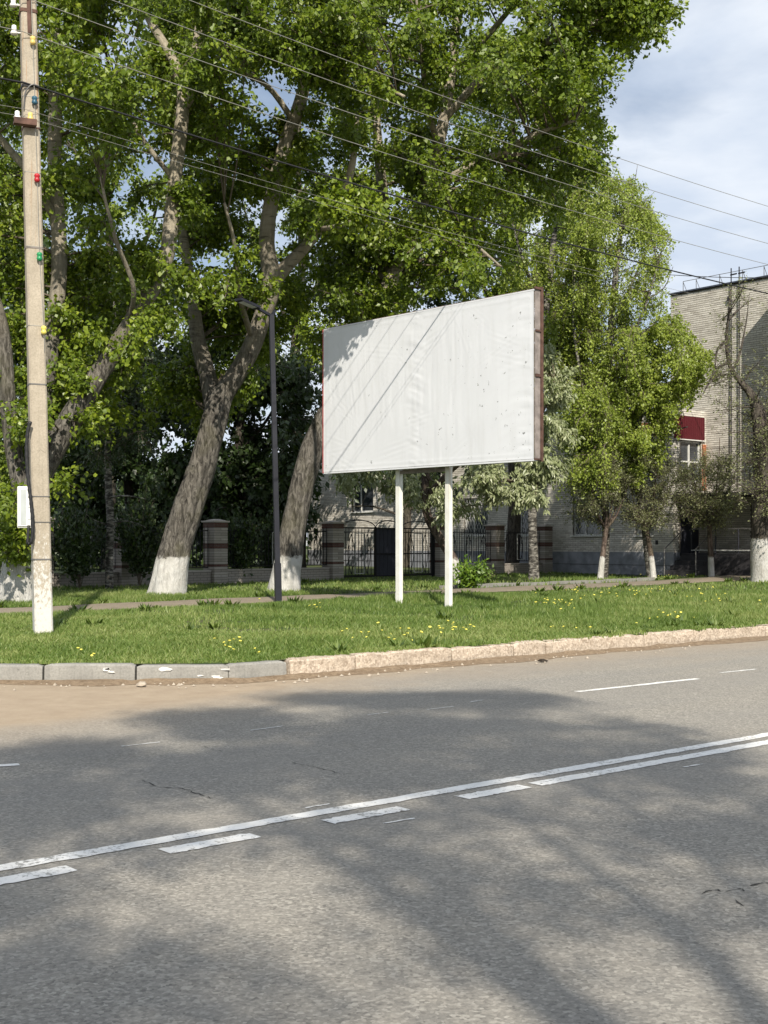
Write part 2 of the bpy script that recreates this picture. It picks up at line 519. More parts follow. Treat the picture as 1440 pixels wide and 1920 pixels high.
M['rust_pale'] = simple('grey_brown_steel', (0.23, 0.20, 0.185), 0.75, 0.1, 0.35, 7, 0.3)
def mat_post():
    t = NT('white_painted_post')
    col = t.ramp(t.noise(5, 5), [(0.3, (0.66, 0.655, 0.60)), (0.7, (0.77, 0.765, 0.72))])
    z = t.sepz()[2]
    st = t.noise(1.0, 4, 0.6, t.vmul(t.pos, (40, 40, 0.5)))
    k = t.math('MULTIPLY', t.mapr(st, 0.46, 0.62, 0, 0.8), t.mapr(z, 1.9, 2.9))
    k = t.math('MULTIPLY', k, t.mapr(t.sepz()[0], 0.55, 0.8))
    col = t.mix(k, col, (0.42, 0.23, 0.075))
    spots = t.mapr(t.noise(16, 4), 0.70, 0.73, 0, 0.7)
    col = t.mix(spots, col, (0.27, 0.17, 0.10))
    return t.fin(col, 0.55)
M['post'] = mat_post()
M['vinyl'] = mat_vinyl()
M['red_trim'] = simple('faded_red_trim', (0.40, 0.10, 0.10), 0.7)
M['plastic_white'] = simple('white_plastic', (0.74, 0.74, 0.72), 0.45, 0, 0.05)
M['plastic_grey'] = simple('grey_window_plastic', (0.42, 0.45, 0.45), 0.3, 0, 0.08)
M['black_hose'] = simple('black_conduit', (0.022, 0.022, 0.024), 0.5)
M['wire'] = simple('bare_wire', (0.30, 0.29, 0.26), 0.5, 0.4)
M['wire_dark'] = simple('insulated_cable', (0.018, 0.018, 0.02), 0.6)
M['porcelain'] = simple('white_porcelain', (0.75, 0.74, 0.72), 0.25, 0, 0.05)
for nm, c in (('yellow', (0.68, 0.50, 0.16)), ('blue', (0.035, 0.10, 0.15)), ('red', (0.42, 0.02, 0.03)), ('green', (0.025, 0.23, 0.09)), ('lemon', (0.68, 0.60, 0.14))):
    M['ins_' + nm] = simple('glazed_' + nm, c, 0.3, 0, 0.08)
M['leaf_poplar'] = mat_leaf('poplar_leaf', (0.058, 0.100, 0.011), (0.145, 0.205, 0.017), (0.31, 0.365, 0.030))
M['leaf_birch'] = mat_leaf('birch_leaf', (0.14, 0.19, 0.028), (0.24, 0.305, 0.045), (0.37, 0.42, 0.08))
M['leaf_pale'] = mat_leaf('grey_green_leaf', (0.10, 0.14, 0.045), (0.26, 0.29, 0.15), (0.52, 0.54, 0.38), 0.2, 0.35)
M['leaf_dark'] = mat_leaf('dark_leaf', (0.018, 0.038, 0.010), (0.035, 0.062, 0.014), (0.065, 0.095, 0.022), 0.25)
M['leaf_fruit'] = mat_leaf('fruit_tree_leaf', (0.10, 0.115, 0.048), (0.175, 0.19, 0.085), (0.29, 0.30, 0.155), 0.28)
M['leaf_shrub'] = mat_leaf('shrub_leaf', (0.06, 0.12, 0.012), (0.12, 0.21, 0.02), (0.20, 0.30, 0.035), 0.35)
M['needle'] = mat_leaf('spruce_needle', (0.014, 0.026, 0.010), (0.026, 0.042, 0.014), (0.05, 0.065, 0.022), 0.1)
M['grass'] = mat_leaf('grass_blade', (0.065, 0.112, 0.022), (0.135, 0.205, 0.043), (0.27, 0.31, 0.11), 0.30, 0.5, 0.35)
M['weed'] = mat_leaf('weed_leaf', (0.055, 0.09, 0.018), (0.10, 0.155, 0.028), (0.16, 0.215, 0.045), 0.28)
M['dandelion'] = simple('dandelion_yellow', (0.72, 0.66, 0.12), 0.7, 0, 0.1, 40)
M['stem'] = simple('dandelion_stem', (0.16, 0.22, 0.06), 0.6)
M['bark_poplar'] = mat_bark('poplar_bark', (0.078, 0.071, 0.062), (0.165, 0.152, 0.133), pale=(0.42, 0.37, 0.285), wash=1.18)
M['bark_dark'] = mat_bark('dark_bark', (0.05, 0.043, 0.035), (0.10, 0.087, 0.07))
M['bark_fruit'] = mat_bark('fruit_bark', (0.085, 0.062, 0.052), (0.16, 0.125, 0.105), wash=1.05)
M['bark_big'] = mat_bark('limed_bark', (0.055, 0.047, 0.04), (0.11, 0.095, 0.08), wash=1.65)
M['bark_birch'] = mat_birch()
M['bark_twig'] = simple('twig_bark', (0.12, 0.098, 0.072), 0.85, 0, 0.3)
M['bark_twig_dark'] = simple('bare_twig_bark', (0.10, 0.083, 0.07), 0.85, 0, 0.3)
M['brick_pale'] = mat_brick('silicate_brick', [(0.0, (0.49, 0.46, 0.41)), (0.5, (0.60, 0.57, 0.515)), (1.0, (0.70, 0.67, 0.61))])
M['brick_grey'] = mat_brick('grey_pillar_brick', [(0.0, (0.30, 0.27, 0.24)), (1.0, (0.45, 0.41, 0.37))])
M['brick_red'] = mat_brick('dark_red_brick', [(0.0, (0.085, 0.04, 0.034)), (1.0, (0.125, 0.06, 0.05))])
M['brick_orange'] = mat_brick('orange_brick', [(0.0, (0.34, 0.115, 0.045)), (1.0, (0.46, 0.17, 0.075))])
M['mortar'] = simple('mortar', (0.15, 0.135, 0.115), 0.95, 0, 0.2, 12)
M['plinth'] = simple('blue_grey_plinth', (0.22, 0.23, 0.255), 0.9, 0, 0.25, 3, 0.3)
M['plinth_dark_shade'] = simple('shaded_dark_plinth', (0.035, 0.033, 0.036), 0.8, 0, 0.3, 3)  # dark plinth grey, with the porch shade put into the colour
M['red_panel'] = simple('maroon_sheet_metal', (0.085, 0.012, 0.017), 0.5, 0.0, 0.1)
M['white_frame'] = simple('white_window_frame', (0.66, 0.66, 0.63), 0.5, 0, 0.06)
def mat_glass():
    t = NT('window_glass'); c = t.ramp(t.noise(0.9, 3), [(0.35, (0.02, 0.024, 0.03)), (0.7, (0.07, 0.078, 0.088))])
    return t.fin(c, 0.08, 0, 0.9)
M['glass'] = mat_glass()
M['iron'] = simple('black_wrought_iron', (0.014, 0.014, 0.016), 0.55, 0.3)
M['iron_white'] = simple('pale_painted_iron', (0.42, 0.42, 0.40), 0.6)
M['gate_board'] = simple('dark_gate_sheet', (0.030, 0.032, 0.045), 0.6, 0, 0.25, 2)
M['coping'] = simple('dark_roof_coping', (0.05, 0.06, 0.085), 0.6)
M['stone'] = simple('rubble_stone', (0.36, 0.31, 0.25), 0.9, 0, 0.2, 20)
M['lump'] = simple('dark_clod', (0.035, 0.027, 0.02), 0.95, 0, 0.3, 20)

# ------------------------------------------------------------------ terrain
KERB = np.array([(-45, 14.6), (-9.0, 13.75), (-4.14, 13.69), (-2.72, 13.69), (-1.70, 13.76), (-1.05, 14.22), (1.96, 16.72), (6.1, 20.25), (60.0, 20.25 + 53.9 * U2[1] / U2[0])])
VL = np.array([-0.40, 0.92]); VL /= np.linalg.norm(VL)
def kerb_dist(x, y):
    x = np.asarray(x, float); y = np.asarray(y, float)
    best = np.full(x.shape, 1e9); side = np.zeros(x.shape)
    for a, b in zip(KERB[:-1], KERB[1:]):
        ab = b - a; t = np.clip(((x - a[0]) * ab[0] + (y - a[1]) * ab[1]) / (ab @ ab), 0, 1)
        dx = x - a[0] - t * ab[0]; dy = y - a[1] - t * ab[1]
        d = np.hypot(dx, dy); s = ab[0] * (y - a[1]) - ab[1] * (x - a[0])
        m = d < best; best = np.where(m, d, best); side = np.where(m, s, side)
    return np.where(side >= 0, best, -best)
def zlawn(x, y):
    s = kerb_dist(x, y)
    x = np.asarray(x, float); y = np.asarray(y, float)
    z = 0.195 + 0.105 * ss(s, 0, 7) + 0.15 * ss(s, 17, 30) + 0.14 * ss(x, 8.5, 14) * ss(s, 10, 16)
    z = z + 0.012 * np.sin(x * 1.7 + 0.4 * y) * np.sin(y * 1.1) * ss(s, 0.3, 1.5)
    return z

def build_terrain():
    v = [[-400, -300, -0.06], [500, -300, -0.06], [500, 900, -0.06], [-400, 900, -0.06]]
    tag(obj('ground', np_mesh('ground', v, [[[0, 1, 2, 3]]], [M['ground']])), 'flat ground far around the road and the verge', 'ground', kind='structure')
    # road sheet
    us = np.array([-90, -10, 30, 160.0]); ns = np.array([-0.8, 14, 40.0])
    q = np.array([[*(U2 * u + N2 * n), 0.0] for n in ns for u in us])
    fc = [[j * 4 + i, j * 4 + i + 1, j * 4 + 5 + i, j * 4 + 4 + i] for j in range(2) for i in range(3)]
    road = tag(obj('road', np_mesh('road', q, [fc], [M['asphalt']])), 'grey asphalt road with dappled tree shade and sandy far edge', 'road', kind='structure')
    # near verge behind the camera
    q = np.array([[*(U2 * u + N2 * n), 0.12] for n in (-60, -0.95) for u in (-90, 160)])
    tag(obj('near_verge', np_mesh('near_verge', q, [[[0, 1, 3, 2]]], [M['ground']])), 'grass verge on the near side of the road', 'verge', kind='structure')
    # lawn
    kb = []
    for a, b in zip(KERB[:-1], KERB[1:]):
        L = np.linalg.norm(b - a); n = max(2, int(L / 0.45))
        for u in np.linspace(0, 1, n, endpoint=False): kb.append(a + (b - a) * u)
    kb.append(KERB[-1]); kb = np.array(kb)
    rows = np.concatenate([[0.10], np.arange(0.5, 40, 0.5), [45, 60, 90, 150, 300]])
    X = kb[:, None, 0] + VL[0] * rows[None]; Y = kb[:, None, 1] + VL[1] * rows[None]
    Z = zlawn(X, Y)
    nr = len(rows); nk = len(kb)
    v = np.stack([X, Y, Z], -1).reshape(-1, 3)
    i, j = np.meshgrid(np.arange(nk - 1), np.arange(nr - 1), indexing='ij')
    b = (i * nr + j).ravel()
    fc = np.stack([b, b + nr, b + nr + 1, b + 1], 1)
    tag(obj('lawn', np_mesh('lawn', v, [fc], [M['soil']], smooth=True)), 'green grass verge between the road kerb and the fence', 'lawn', kind='structure')
    return road
road = build_terrain()

# path across the lawn
PA = np.array([-6.6, 22.75]); PB = np.array([14.5, 46.0])
PD = (PB - PA) / np.linalg.norm(PB - PA); PN = np.array([-PD[1], PD[0]])
PW = 1.25
def build_path():
    s = np.arange(-24, 62, 0.5); w = np.linspace(-PW, PW, 5)
    v = []
    for a in s:
        for k, b in enumerate(w):
            wob = 0.10 * math.sin(a * 1.3) + 0.06 * math.sin(a * 3.1) if abs(b) > PW - 0.1 else 0
            p = PA + PD * a + PN * (b + wob * (1 if b > 0 else -1))
            v.append([p[0], p[1], float(zlawn(p[0], p[1])) + (0.03 if abs(b) < PW - 0.1 else -0.03)])
    n = len(w); f = []
    for i in range(len(s) - 1):
        for j in range(n - 1): f.append([i * n + j, (i + 1) * n + j, (i + 1) * n + j + 1, i * n + j + 1])
    f = [q[::-1] for q in f]
    tag(obj('footpath', np_mesh('footpath', v, [f], [M['path']], smooth=True)), 'narrow sandy asphalt footpath crossing the grass behind the billboard', 'path', kind='structure')
    # low concrete edging of the path, in stones
    k = tag(obj('path_edging', None), 'low concrete edging stones along the footpath near the building', 'kerb', kind='structure')
    me = None
    for side, s0, s1 in ((1, 13.5, 24.0), (-1, 25.5, 40)):
        for a in np.arange(s0, s1, 1.0):
            p = PA + PD * (a + 0.5) + PN * side * (PW + 0.08)
            if me is None:
                mb = MB(); mb.box((0, 0, 0), (0.985, 0.08, 0.22)); me = mb.mesh('edging_stone', [M['kerb_grey']])
            o = obj('edging_stone', me, k)
            o.location = (p[0], p[1], float(zlawn(p[0], p[1])) - 0.01 + random.uniform(-0.01, 0.01)); o.rotation_euler = (0, 0, math.atan2(PD[1], PD[0]) + random.uniform(-0.01, 0.01))
build_path()

# ------------------------------------------------------------------ kerb stones
def kerb_stone(a, b, h, w, mat, rough, name='kerb_stone', seed=0):
    a = np.array(a); b = np.array(b); L = np.linalg.norm(b - a); t = (b - a) / L; n = np.array([-t[1], t[0]])
    nl, nv = max(4, int(L / 0.06)), 7
    prof = [(0.0, -0.02), (0.0, h * 0.33), (0.003, h * 0.66), (0.008, h - 0.02), (0.03, h), (w * 0.6, h + 0.002), (w, h), (w, 0.0)]
    v = []
    for i in range(nl + 1):
        u = i / nl
        for k, (o, z) in enumerate(prof):
            e = min(u, 1 - u) * L
            rr = max(0, 0.03 - e) * (0.6 if rough < 0.03 else 0.35)
            p = a + t * (u * L) + n * o
            q = fbm(np.array([[p[0] * 6, p[1] * 6, z * 9 + seed]]), 5, 3)[0] - 0.44
            q2 = fbm(np.array([[p[0] * 2.2, p[1] * 2.2, z * 3 + seed * 7]]), 9, 2)[0] - 0.37
            off = (q * rough * 0.9 + q2 * rough * 0.8) if 0 < k < 7 else 0
            chip = max(0, q2 - 0.15) * rough * 1.6 if k in (3, 4) else 0
            p = p - n * (off - chip) * (1 if k < 5 else 0.0) + n * rr * (1 if k < 4 else 0)
            v.append([p[0], p[1], z + (off * 0.7 - chip if 3 <= k < 7 else 0) - (rr if k >= 3 else 0)])
    m = len(prof); f = []
    for i in range(nl):
        for k in range(m - 1): f.append([i * m + k, i * m + k + 1, (i + 1) * m + k + 1, (i + 1) * m + k][::-1])
    f2 = [list(range(m)), [nl * m + k for k in range(m)][::-1]]
    me = np_mesh(name, v, [f, f2], [mat], smooth=False)
    return me

def build_kerb():
    root = tag(obj('kerb', None), 'raised kerb of grey concrete and pink granite stones along the grass', 'kerb', kind='structure')
    grey = [(-11.0, 13.80), (-9.95, 13.775), (-8.9, 13.75), (-7.85, 13.74), (-6.8, 13.73), (-5.75, 13.71), (-4.72, 13.70), (-3.68, 13.69), (-2.68, 13.69), (-1.68, 13.75), (-1.07, 14.19)]
    for k, (a, b) in enumerate(zip(grey[:-1], grey[1:])):
        d = (np.array(b) - np.array(a)); d /= np.linalg.norm(d)
        o = obj('kerb_stone', kerb_stone(np.array(a) + d * 0.012, np.array(b) - d * 0.012, 0.195 + (0, .008, -.006)[k % 3], 0.16, M['kerb_grey'], 0.012, seed=k), root)
        if k >= 7: tag(o, 'grey concrete kerb stone with flaked white paint')
    # flakes of white paint on the grey stones
    p = np.array((-1.05, 14.22)); k = 0
    lens = [0.95, 1.55, 1.12, 0.62, 2.1, 1.35, 1.75, 1.2, 2.0, 1.5, 1.8, 2.2, 1.6, 1.9, 1.4, 2.0, 2.0, 2.0]
    for k, L in enumerate(lens):
        q = p + U2 * L
        me = kerb_stone(p + U2 * 0.004, q - U2 * 0.004, 0.20 + (0.0, 0.005, -0.004, 0.002)[k % 4], 0.20, M['kerb_pink'], 0.055, seed=20 + k)
        obj('kerb_stone', me, root)
        p = q + U2 * 0.004
    rs = random.Random(4)
    for k in range(9):
        x = rs.choice([-3.9, -3.55, -3.2, -2.9, -2.3, -2.05, -1.8, -4.3, -5.2]) + rs.uniform(-.1, .1)
        z = rs.uniform(0.03, 0.16); w = rs.uniform(0.03, 0.09); h = rs.uniform(0.012, 0.035)
        n = 9; ang = np.linspace(0, 2 * np.pi, n, endpoint=False)
        rr = np.array([rs.uniform(0.5, 1.1) for _ in ang])
        y = np.interp(x, KERB[:, 0], KERB[:, 1]) - 0.016
        v = np.stack([x + w * rr * np.cos(ang), np.full(n, y), np.clip(z + h * rr * np.sin(ang), 0.01, 0.175)], 1)
        obj('paint_flake', np_mesh('paint_flake', v, [[list(range(n))]], [M['chip']]), root)
build_kerb()

# ------------------------------------------------------------------ road markings and cracks
def strip_mesh(name, pts, w, z, mat, jag=0.0, seed=0):
    pts = np.asarray(pts, float); t = np.gradient(pts, axis=0); t /= np.linalg.norm(t, axis=1, keepdims=True)
    n = np.stack([-t[:, 1], t[:, 0]], 1); r = np.random.default_rng(seed)
    w = np.broadcast_to(np.asarray(w, float), (len(pts),))
    a = pts + n * (w / 2 + r.normal(0, jag, len(pts)))[:, None]; b = pts - n * (w / 2 + r.normal(0, jag, len(pts)))[:, None]
    v = np.concatenate([np.c_[a, np.full(len(a), z)], np.c_[b, np.full(len(b), z)]])
    m = len(pts); i = np.arange(m - 1)
    return np_mesh(name, v, [np.stack([i + m, i + m + 1, i + 1, i], 1)], [mat])
def UN(u, n): return U2 * u + N2 * n
def road_px(px, py):
    d = F * CAMZ / (py - HY); return np.array([gx(px, d), d])
def seg_on(name, p0, p1, w, z=0.004, mat='paint', parent=road, jag=0.0045, n=30, seed=0, skew=0):
    u = np.linspace(0, 1, n)[:, None]
    o = obj(name, strip_mesh(name, p0 * (1 - u) + p1 * u, w, z, M[mat], jag, seed), parent)
    return o
def build_markings():
    # solid centre line
    A = road_px(0, 1629); B = road_px(1440, 1378)
    t = (B - A) / np.linalg.norm(B - A)
    n = np.array([-t[1], t[0]])
    seg_on('centre_line', A - t * 30, B + t * 60, 0.115, n=1600)
    off = -0.215
    def along(px):   # parameter along the second line at a picture column
        lo, hi = -5.0, 30.0
        for _ in range(50):
            m = (lo + hi) / 2; p = A + t * m + n * off
            if CX + F * p[0] / p[1] < px: lo = m
            else: hi = m
        return lo
    for k, (a, b) in enumerate(((-190, 135), (308, 478), (614, 757), (866, 985))):
        sa, sb = along(a), along(b)
        seg_on('dash_line', A + t * sa + n * off, A + t * sb + n * off, 0.12, n=26, seed=k)
    sa = along(1003)
    seg_on('side_line', A + t * sa + n * off, B + t * 50 + n * off, 0.12, n=900)
    # far lane dashes: one fresh, others worn to traces
    def dash(a, b, w, seed): 
        return seg_on('lane_dash', road_px(*a), road_px(*b), w, n=14, seed=seed)
    dash((1082, 1297.5), (1308, 1273), 0.085, 3)
    dash((1350, 1262), (1418, 1255), 0.05, 5); 
    dash((-200, 1450), (36, 1434), 0.085, 4)
    for k, (a, b) in enumerate((((228, 1400), (300, 1392)), ((470, 1370), (530, 1362)), ((690, 1341), (728, 1336)), ((800, 1331), (850, 1325)), ((880, 1317), (905, 1313)), ((572, 1516), (618, 1508)), ((718, 1545), (778, 1535)), ((1282, 1439), (1318, 1433)))):
        o = seg_on('paint_trace', road_px(*a), road_px(*b), 0.018, n=8, seed=30 + k, jag=0.004)
    rs = np.random.default_rng(3)
    for k, (pts, w) in enumerate((([(265, 1462), (300, 1475), (340, 1478), (380, 1490), (405, 1500)], 0.022), ([(545, 1430), (580, 1437), (620, 1446), (650, 1452)], 0.016), ([(1318, 1676), (1340, 1668), (1352, 1672)], 0.03), ([(1366, 1672), (1388, 1666), (1398, 1672)], 0.035), ([(1376, 1684), (1394, 1700)], 0.025), ([(1330, 1684), (1346, 1680)], 0.03), ([(1410, 1660), (1432, 1655), (1450, 1658)], 0.03), ([(350, 1390), (395, 1404), (440, 1412)], 0.012))):
        p = np.array([road_px(*q) for q in pts]); p = catmull(p, 0.03); p = p + rs.normal(0, 0.006, p.shape) + 0.05 * (fbm(np.c_[p * 5, p[:, :1] * 0], 4, 3)[:, None] - 0.44)
        ww = 0.30 * w * (0.4 + 0.9 * rs.random(len(p))); ww[0] = ww[-1] = 0.002
        obj('crack', strip_mesh('crack', p, ww, 0.003, M['crack'], 0.003, k), road)
build_markings()

def build_gutter():
    # strip of dirt washed against the kerb, uneven outer edge
    pts = catmull(KERB[1:-1], 0.12)
    far = KERB[-2] + np.arange(0.2, 18, 0.2)[:, None] * U2
    pts = np.vstack([pts, far]); m = len(pts)
    t = np.gradient(pts, axis=0); t /= np.linalg.norm(t, axis=1, keepdims=True); n = np.stack([t[:, 1], -t[:, 0]], 1)
    w = 0.10 + 0.55 * np.clip(fbm(np.c_[pts * 1.3, np.zeros(m)], 3, 4) - 0.25, 0, 1)
    cols = []
    for k, (f, z) in enumerate(((-0.03, 0.045), (0.25, 0.035), (0.6, 0.016), (1.0, 0.002))):
        q = pts + n * (w * f)[:, None]
        zz = z * (0.4 + 1.2 * fbm(np.c_[q * 4, np.full(m, k)], 8, 3)) if k < 3 else np.full(m, 0.0025)
        cols.append(np.c_[q, zz])
    v = np.stack(cols, 1).reshape(-1, 3); i = np.arange(m - 1)
    f = [np.stack([i * 4 + k, i * 4 + k + 1, i * 4 + k + 5, i * 4 + k + 4], 1) for k in range(3)]
    tag(obj('gutter_dirt', np_mesh('gutter_dirt', v, [np.concatenate(f)[:, ::-1]], [M['dirt']], smooth=True)), 'brown dirt and grit gathered along the foot of the kerb', 'dirt', kind='stuff')
build_gutter()

def lump(name, c, size, mat, seed, label, cat):
    r = np.random.default_rng(seed); mb = MB()
    prof = [(0.35, -0.5), (0.95, -0.35), (1.0, 0.0), (0.75, 0.4), (0.2, 0.55)]
    mb.lathe((0, 0, 0), prof, 8)
    v = np.concatenate(mb.v); v *= (1 + r.normal(0, 0.14, (len(v), 1))); mb.v = [v * np.array(size) / 2 + np.array([0, 0, size[2] * 0.28])]
    o = mb.build(name, M[mat]); o.location = c; o.rotation_euler = (0, 0, r.uniform(0, 3))
    return tag(o, label, cat)
def build_rubble():
    a = road_px(265, 1288); lump('broken_stone', (a[0], a[1], 0.005), (0.13, 0.10, 0.09), 'stone', 1, 'pale broken stone lying in the sand before the grey kerb', 'stone')
    a = road_px(1018, 1242); lump('dirt_clod', (a[0], a[1], 0.005), (0.13, 0.08, 0.07), 'lump', 2, 'dark clod lying in the gutter by a joint of the pink kerb', 'clod')
    # crumbs of grit
    r = np.random.default_rng(5); V = []; Q = []; n = 0
    for k in range(150):
        x = r.uniform(-6, 4.5); y = np.interp(x, KERB[:, 0], KERB[:, 1]) - abs(r.normal(0, 0.35)) - 0.05; s = r.uniform(0.006, 0.022)
        b = np.array([[-1, -1, 0], [1, -1, 0], [1, 1, 0], [-1, 1, 0], [0, 0, 1.2]]) * s * r.uniform(0.6, 1.3, (5, 3)) + [x, y, 0.004]
        V.append(b); Q += [[n, n + 1, n + 4], [n + 1, n + 2, n + 4], [n + 2, n + 3, n + 4], [n + 3, n, n + 4]]; n += 5
    tag(obj('grit', np_mesh('grit', np.concatenate(V), [Q], [M['stone']])), 'scattered small grit on the sandy road edge', 'grit', kind='stuff')
build_rubble()

# ------------------------------------------------------------------ billboard
BL = P(609, 885, 26.7); BR = P(1003, 861, 22.5)
def build_billboard():
    base = np.array([(BL[0] + BR[0]) / 2, (BL[1] + BR[1]) / 2, 0.3])
    root = thing('billboard', 'large blank white billboard on two white steel posts', 'billboard', base)
    a = BL[:2]; b = BR[:2]; Wd = np.linalg.norm(b - a); t = np.array([*(b - a) / Wd, 0]); up = np.array([0, 0, 1.0])
    n = np.array([t[1], -t[0], 0])          # towards the road
    if n[1] > 0: n = -n
    z0 = (BL[2] + BR[2]) / 2; H = 2.98
    A = np.array([*a, z0])
    # wrinkled vinyl
    nx, nz_ = 210, 105
    u = np.linspace(0, Wd, nx); w = np.linspace(0, H, nz_)
    Ug, Wg = np.meshgrid(u, w, indexing='ij'); p = np.stack([Ug.ravel(), Wg.ravel(), np.zeros(Ug.size)], 1)
    r = np.random.default_rng(11)
    h = 0.005 * (fbm(p * 1.1, 3, 3) - 0.44)
    # vertical pleats, wandering
    warp = 0.35 * (fbm(p * np.array([0.8, 0.8, 1]), 21, 2) - 0.37)
    pl = fbm(np.stack([(p[:, 0] + warp * 0.6) * 15, p[:, 1] * 1.6, p[:, 2]], 1), 31, 2) - 0.37
    h += 0.006 * pl * (0.25 + 1.2 * ss(fbm(p * 0.9, 41, 2), 0.30, 0.55))
    # horizontal creases along the middle seam and at both ends
    hz = fbm(np.stack([p[:, 0] * 1.6, (p[:, 1] + 0.25 * np.sin(p[:, 0] * 2)) * 9, p[:, 2]], 1), 51, 3) - 0.44
    seam = np.exp(-((p[:, 0] - 2.75) / 0.22) ** 2) + 0.6 * np.exp(-((p[:, 0] - 5.5) / 0.5) ** 2)
    h += 0.022 * hz * seam
    # pull folds fanning out from points on the edge
    for k in range(30):
        cx, cz = r.uniform(0.2, Wd - 0.2), r.uniform(0.1, H - 0.1); ang = r.uniform(-0.9, 0.9) + (np.pi / 2 if r.random() < 0.3 else 0); Ls = r.uniform(0.25, 0.7)
        dx, dz = p[:, 0] - cx, p[:, 1] - cz; s_ = dx * np.cos(ang) + dz * np.sin(ang); q = -dx * np.sin(ang) + dz * np.cos(ang)
        h += r.uniform(0.0008, 0.0022) * np.sin(q * r.uniform(58, 85) + 1.5 * s_) * np.exp(-(s_ / Ls) ** 2 - (q / r.uniform(0.08, 0.2)) ** 2)
    e = np.minimum(np.minimum(p[:, 0], Wd - p[:, 0]), np.minimum(p[:, 1], H - p[:, 1]))
    h = h * ss(e, 0.0, 0.06) + 0.004 * ss(e, 0.05, 0.0) + 0.0035 * np.exp(-((e - 0.09) / 0.02) ** 2)
    edge = 0.012 * (fbm(p * np.array([2.5, 2.5, 1]), 77, 2) - 0.37) * (e < 1e-6)
    v = A + p[:, :1] * t + (p[:, 1:2] + edge[:, None]) * up + (h[:, None] + 0.03) * n
    i, j = np.meshgrid(np.arange(nx - 1), np.arange(nz_ - 1), indexing='ij'); bq = (i * nz_ + j).ravel()
    fc = np.stack([bq, bq + nz_, bq + nz_ + 1, bq + 1], 1)
    # wrap round the rim
    part('vinyl_sheet', np_mesh('vinyl_sheet', v, [fc], [M['vinyl']], smooth=True), root)
    R = np.stack([t, -n, up], 1)
    def q(uu, dep, ww): return A + t * uu - n * dep + up * ww
    def bx(mb, u0, u1, d0, d1, w0, w1, m=0): mb.box(q((u0 + u1) / 2, (d0 + d1) / 2, (w0 + w1) / 2), (u1 - u0, d1 - d0, w1 - w0), R, m)
    mb = MB(); bx(mb, 0.01, Wd - 0.01, -0.008, 0.0, 0.01, H - 0.01); part('backing_board', mb.mesh('backing_board', [M['rust_pale']]), root)
    for nm, args, mt in (('bottom_hem', (0.0, Wd, -0.03, 0.06, -0.035, -0.004), 'vinyl'), ('top_hem', (0.0, Wd, -0.03, 0.03, H + 0.004, H + 0.03), 'vinyl'),
                         ('side_trim', (-0.035, -0.004, -0.034, 0.06, -0.02, H + 0.02), 'red_trim'),
                         ('top_rail', (0.0, Wd, 0.032, 0.10, H + 0.002, H + 0.055), 'rust'), ('top_rail', (0.0, Wd, 0.14, 0.20, H - 0.03, H + 0.04), 'rust_pale'),
                         ('bottom_rail', (0.0, Wd, 0.062, 0.20, -0.03, 0.03), 'rust_pale'),
                         ('side_plate', (Wd - 0.004, Wd + 0.004, 0.0, 0.14, -0.02, H + 0.06), 'rust_pale'),
                         ('side_flange', (Wd - 0.03, Wd + 0.03, 0.142, 0.20, -0.04, H + 0.09), 'rust'),
                         ('side_rib', (Wd + 0.006, Wd + 0.03, 0.0, 0.14, H * 0.76, H * 0.76 + 0.03), 'rust'), ('side_rib', (Wd + 0.006, Wd + 0.03, 0.0, 0.14, H * 0.49, H * 0.49 + 0.05), 'rust'),
                         ('side_rib', (Wd + 0.006, Wd + 0.035, -0.03, 0.14, -0.02, 0.01), 'rust'), ('side_rib', (Wd + 0.006, Wd + 0.035, -0.03, 0.14, H + 0.03, H + 0.07), 'rust'),
                         ('side_plate', (-0.03, -0.004, 0.062, 0.20, 0, H), 'rust_pale')):
        mb = MB(); bx(mb, *args, 0); part(nm, mb.mesh(nm, [M[mt]]), root)
    for uu in np.arange(0.7, Wd, 0.9):
        mb = MB(); bx(mb, uu, uu + 0.05, 0.03, 0.138, 0.035, H - 0.035); part('back_stud', mb.mesh('back_stud', [M['rust_pale']]), root)
    # posts
    for px, dd in ((747, 25.05), (842, 24.05)):
        s = ((np.array([gx(px, dd), dd]) - a) @ t[:2]) - 0.25
        mb = MB(); zb = 0.22 - z0
        bx(mb, s - 0.055, s + 0.055, 0.206, 0.30, zb, -0.037)
        bx(mb, s - 0.05, s + 0.05, 0.21, 0.32, -0.037, H - 0.1)
        part('post', mb.mesh('post', [M['post']]), root)
        mb = MB(); bx(mb, s - 0.066, s - 0.056, 0.21, 0.29, zb + 0.02, zb + 0.3); bx(mb, s + 0.056, s + 0.061, 0.22, 0.24, zb, -0.04)
        part('weld_strip', mb.mesh('weld_strip', [M['post']]), root)
    s0 = ((np.array([gx(747, 25.05), 25.05]) - a) @ t[:2]) - 0.25; s1 = ((np.array([gx(842, 24.05), 24.05]) - a) @ t[:2]) - 0.25
    mb = MB(); bx(mb, s0 + 0.064, s1 - 0.064, 0.215, 0.31, -0.11, -0.037); part('cross_beam', mb.mesh('cross_beam', [M['rust_pale']]), root)
build_billboard()

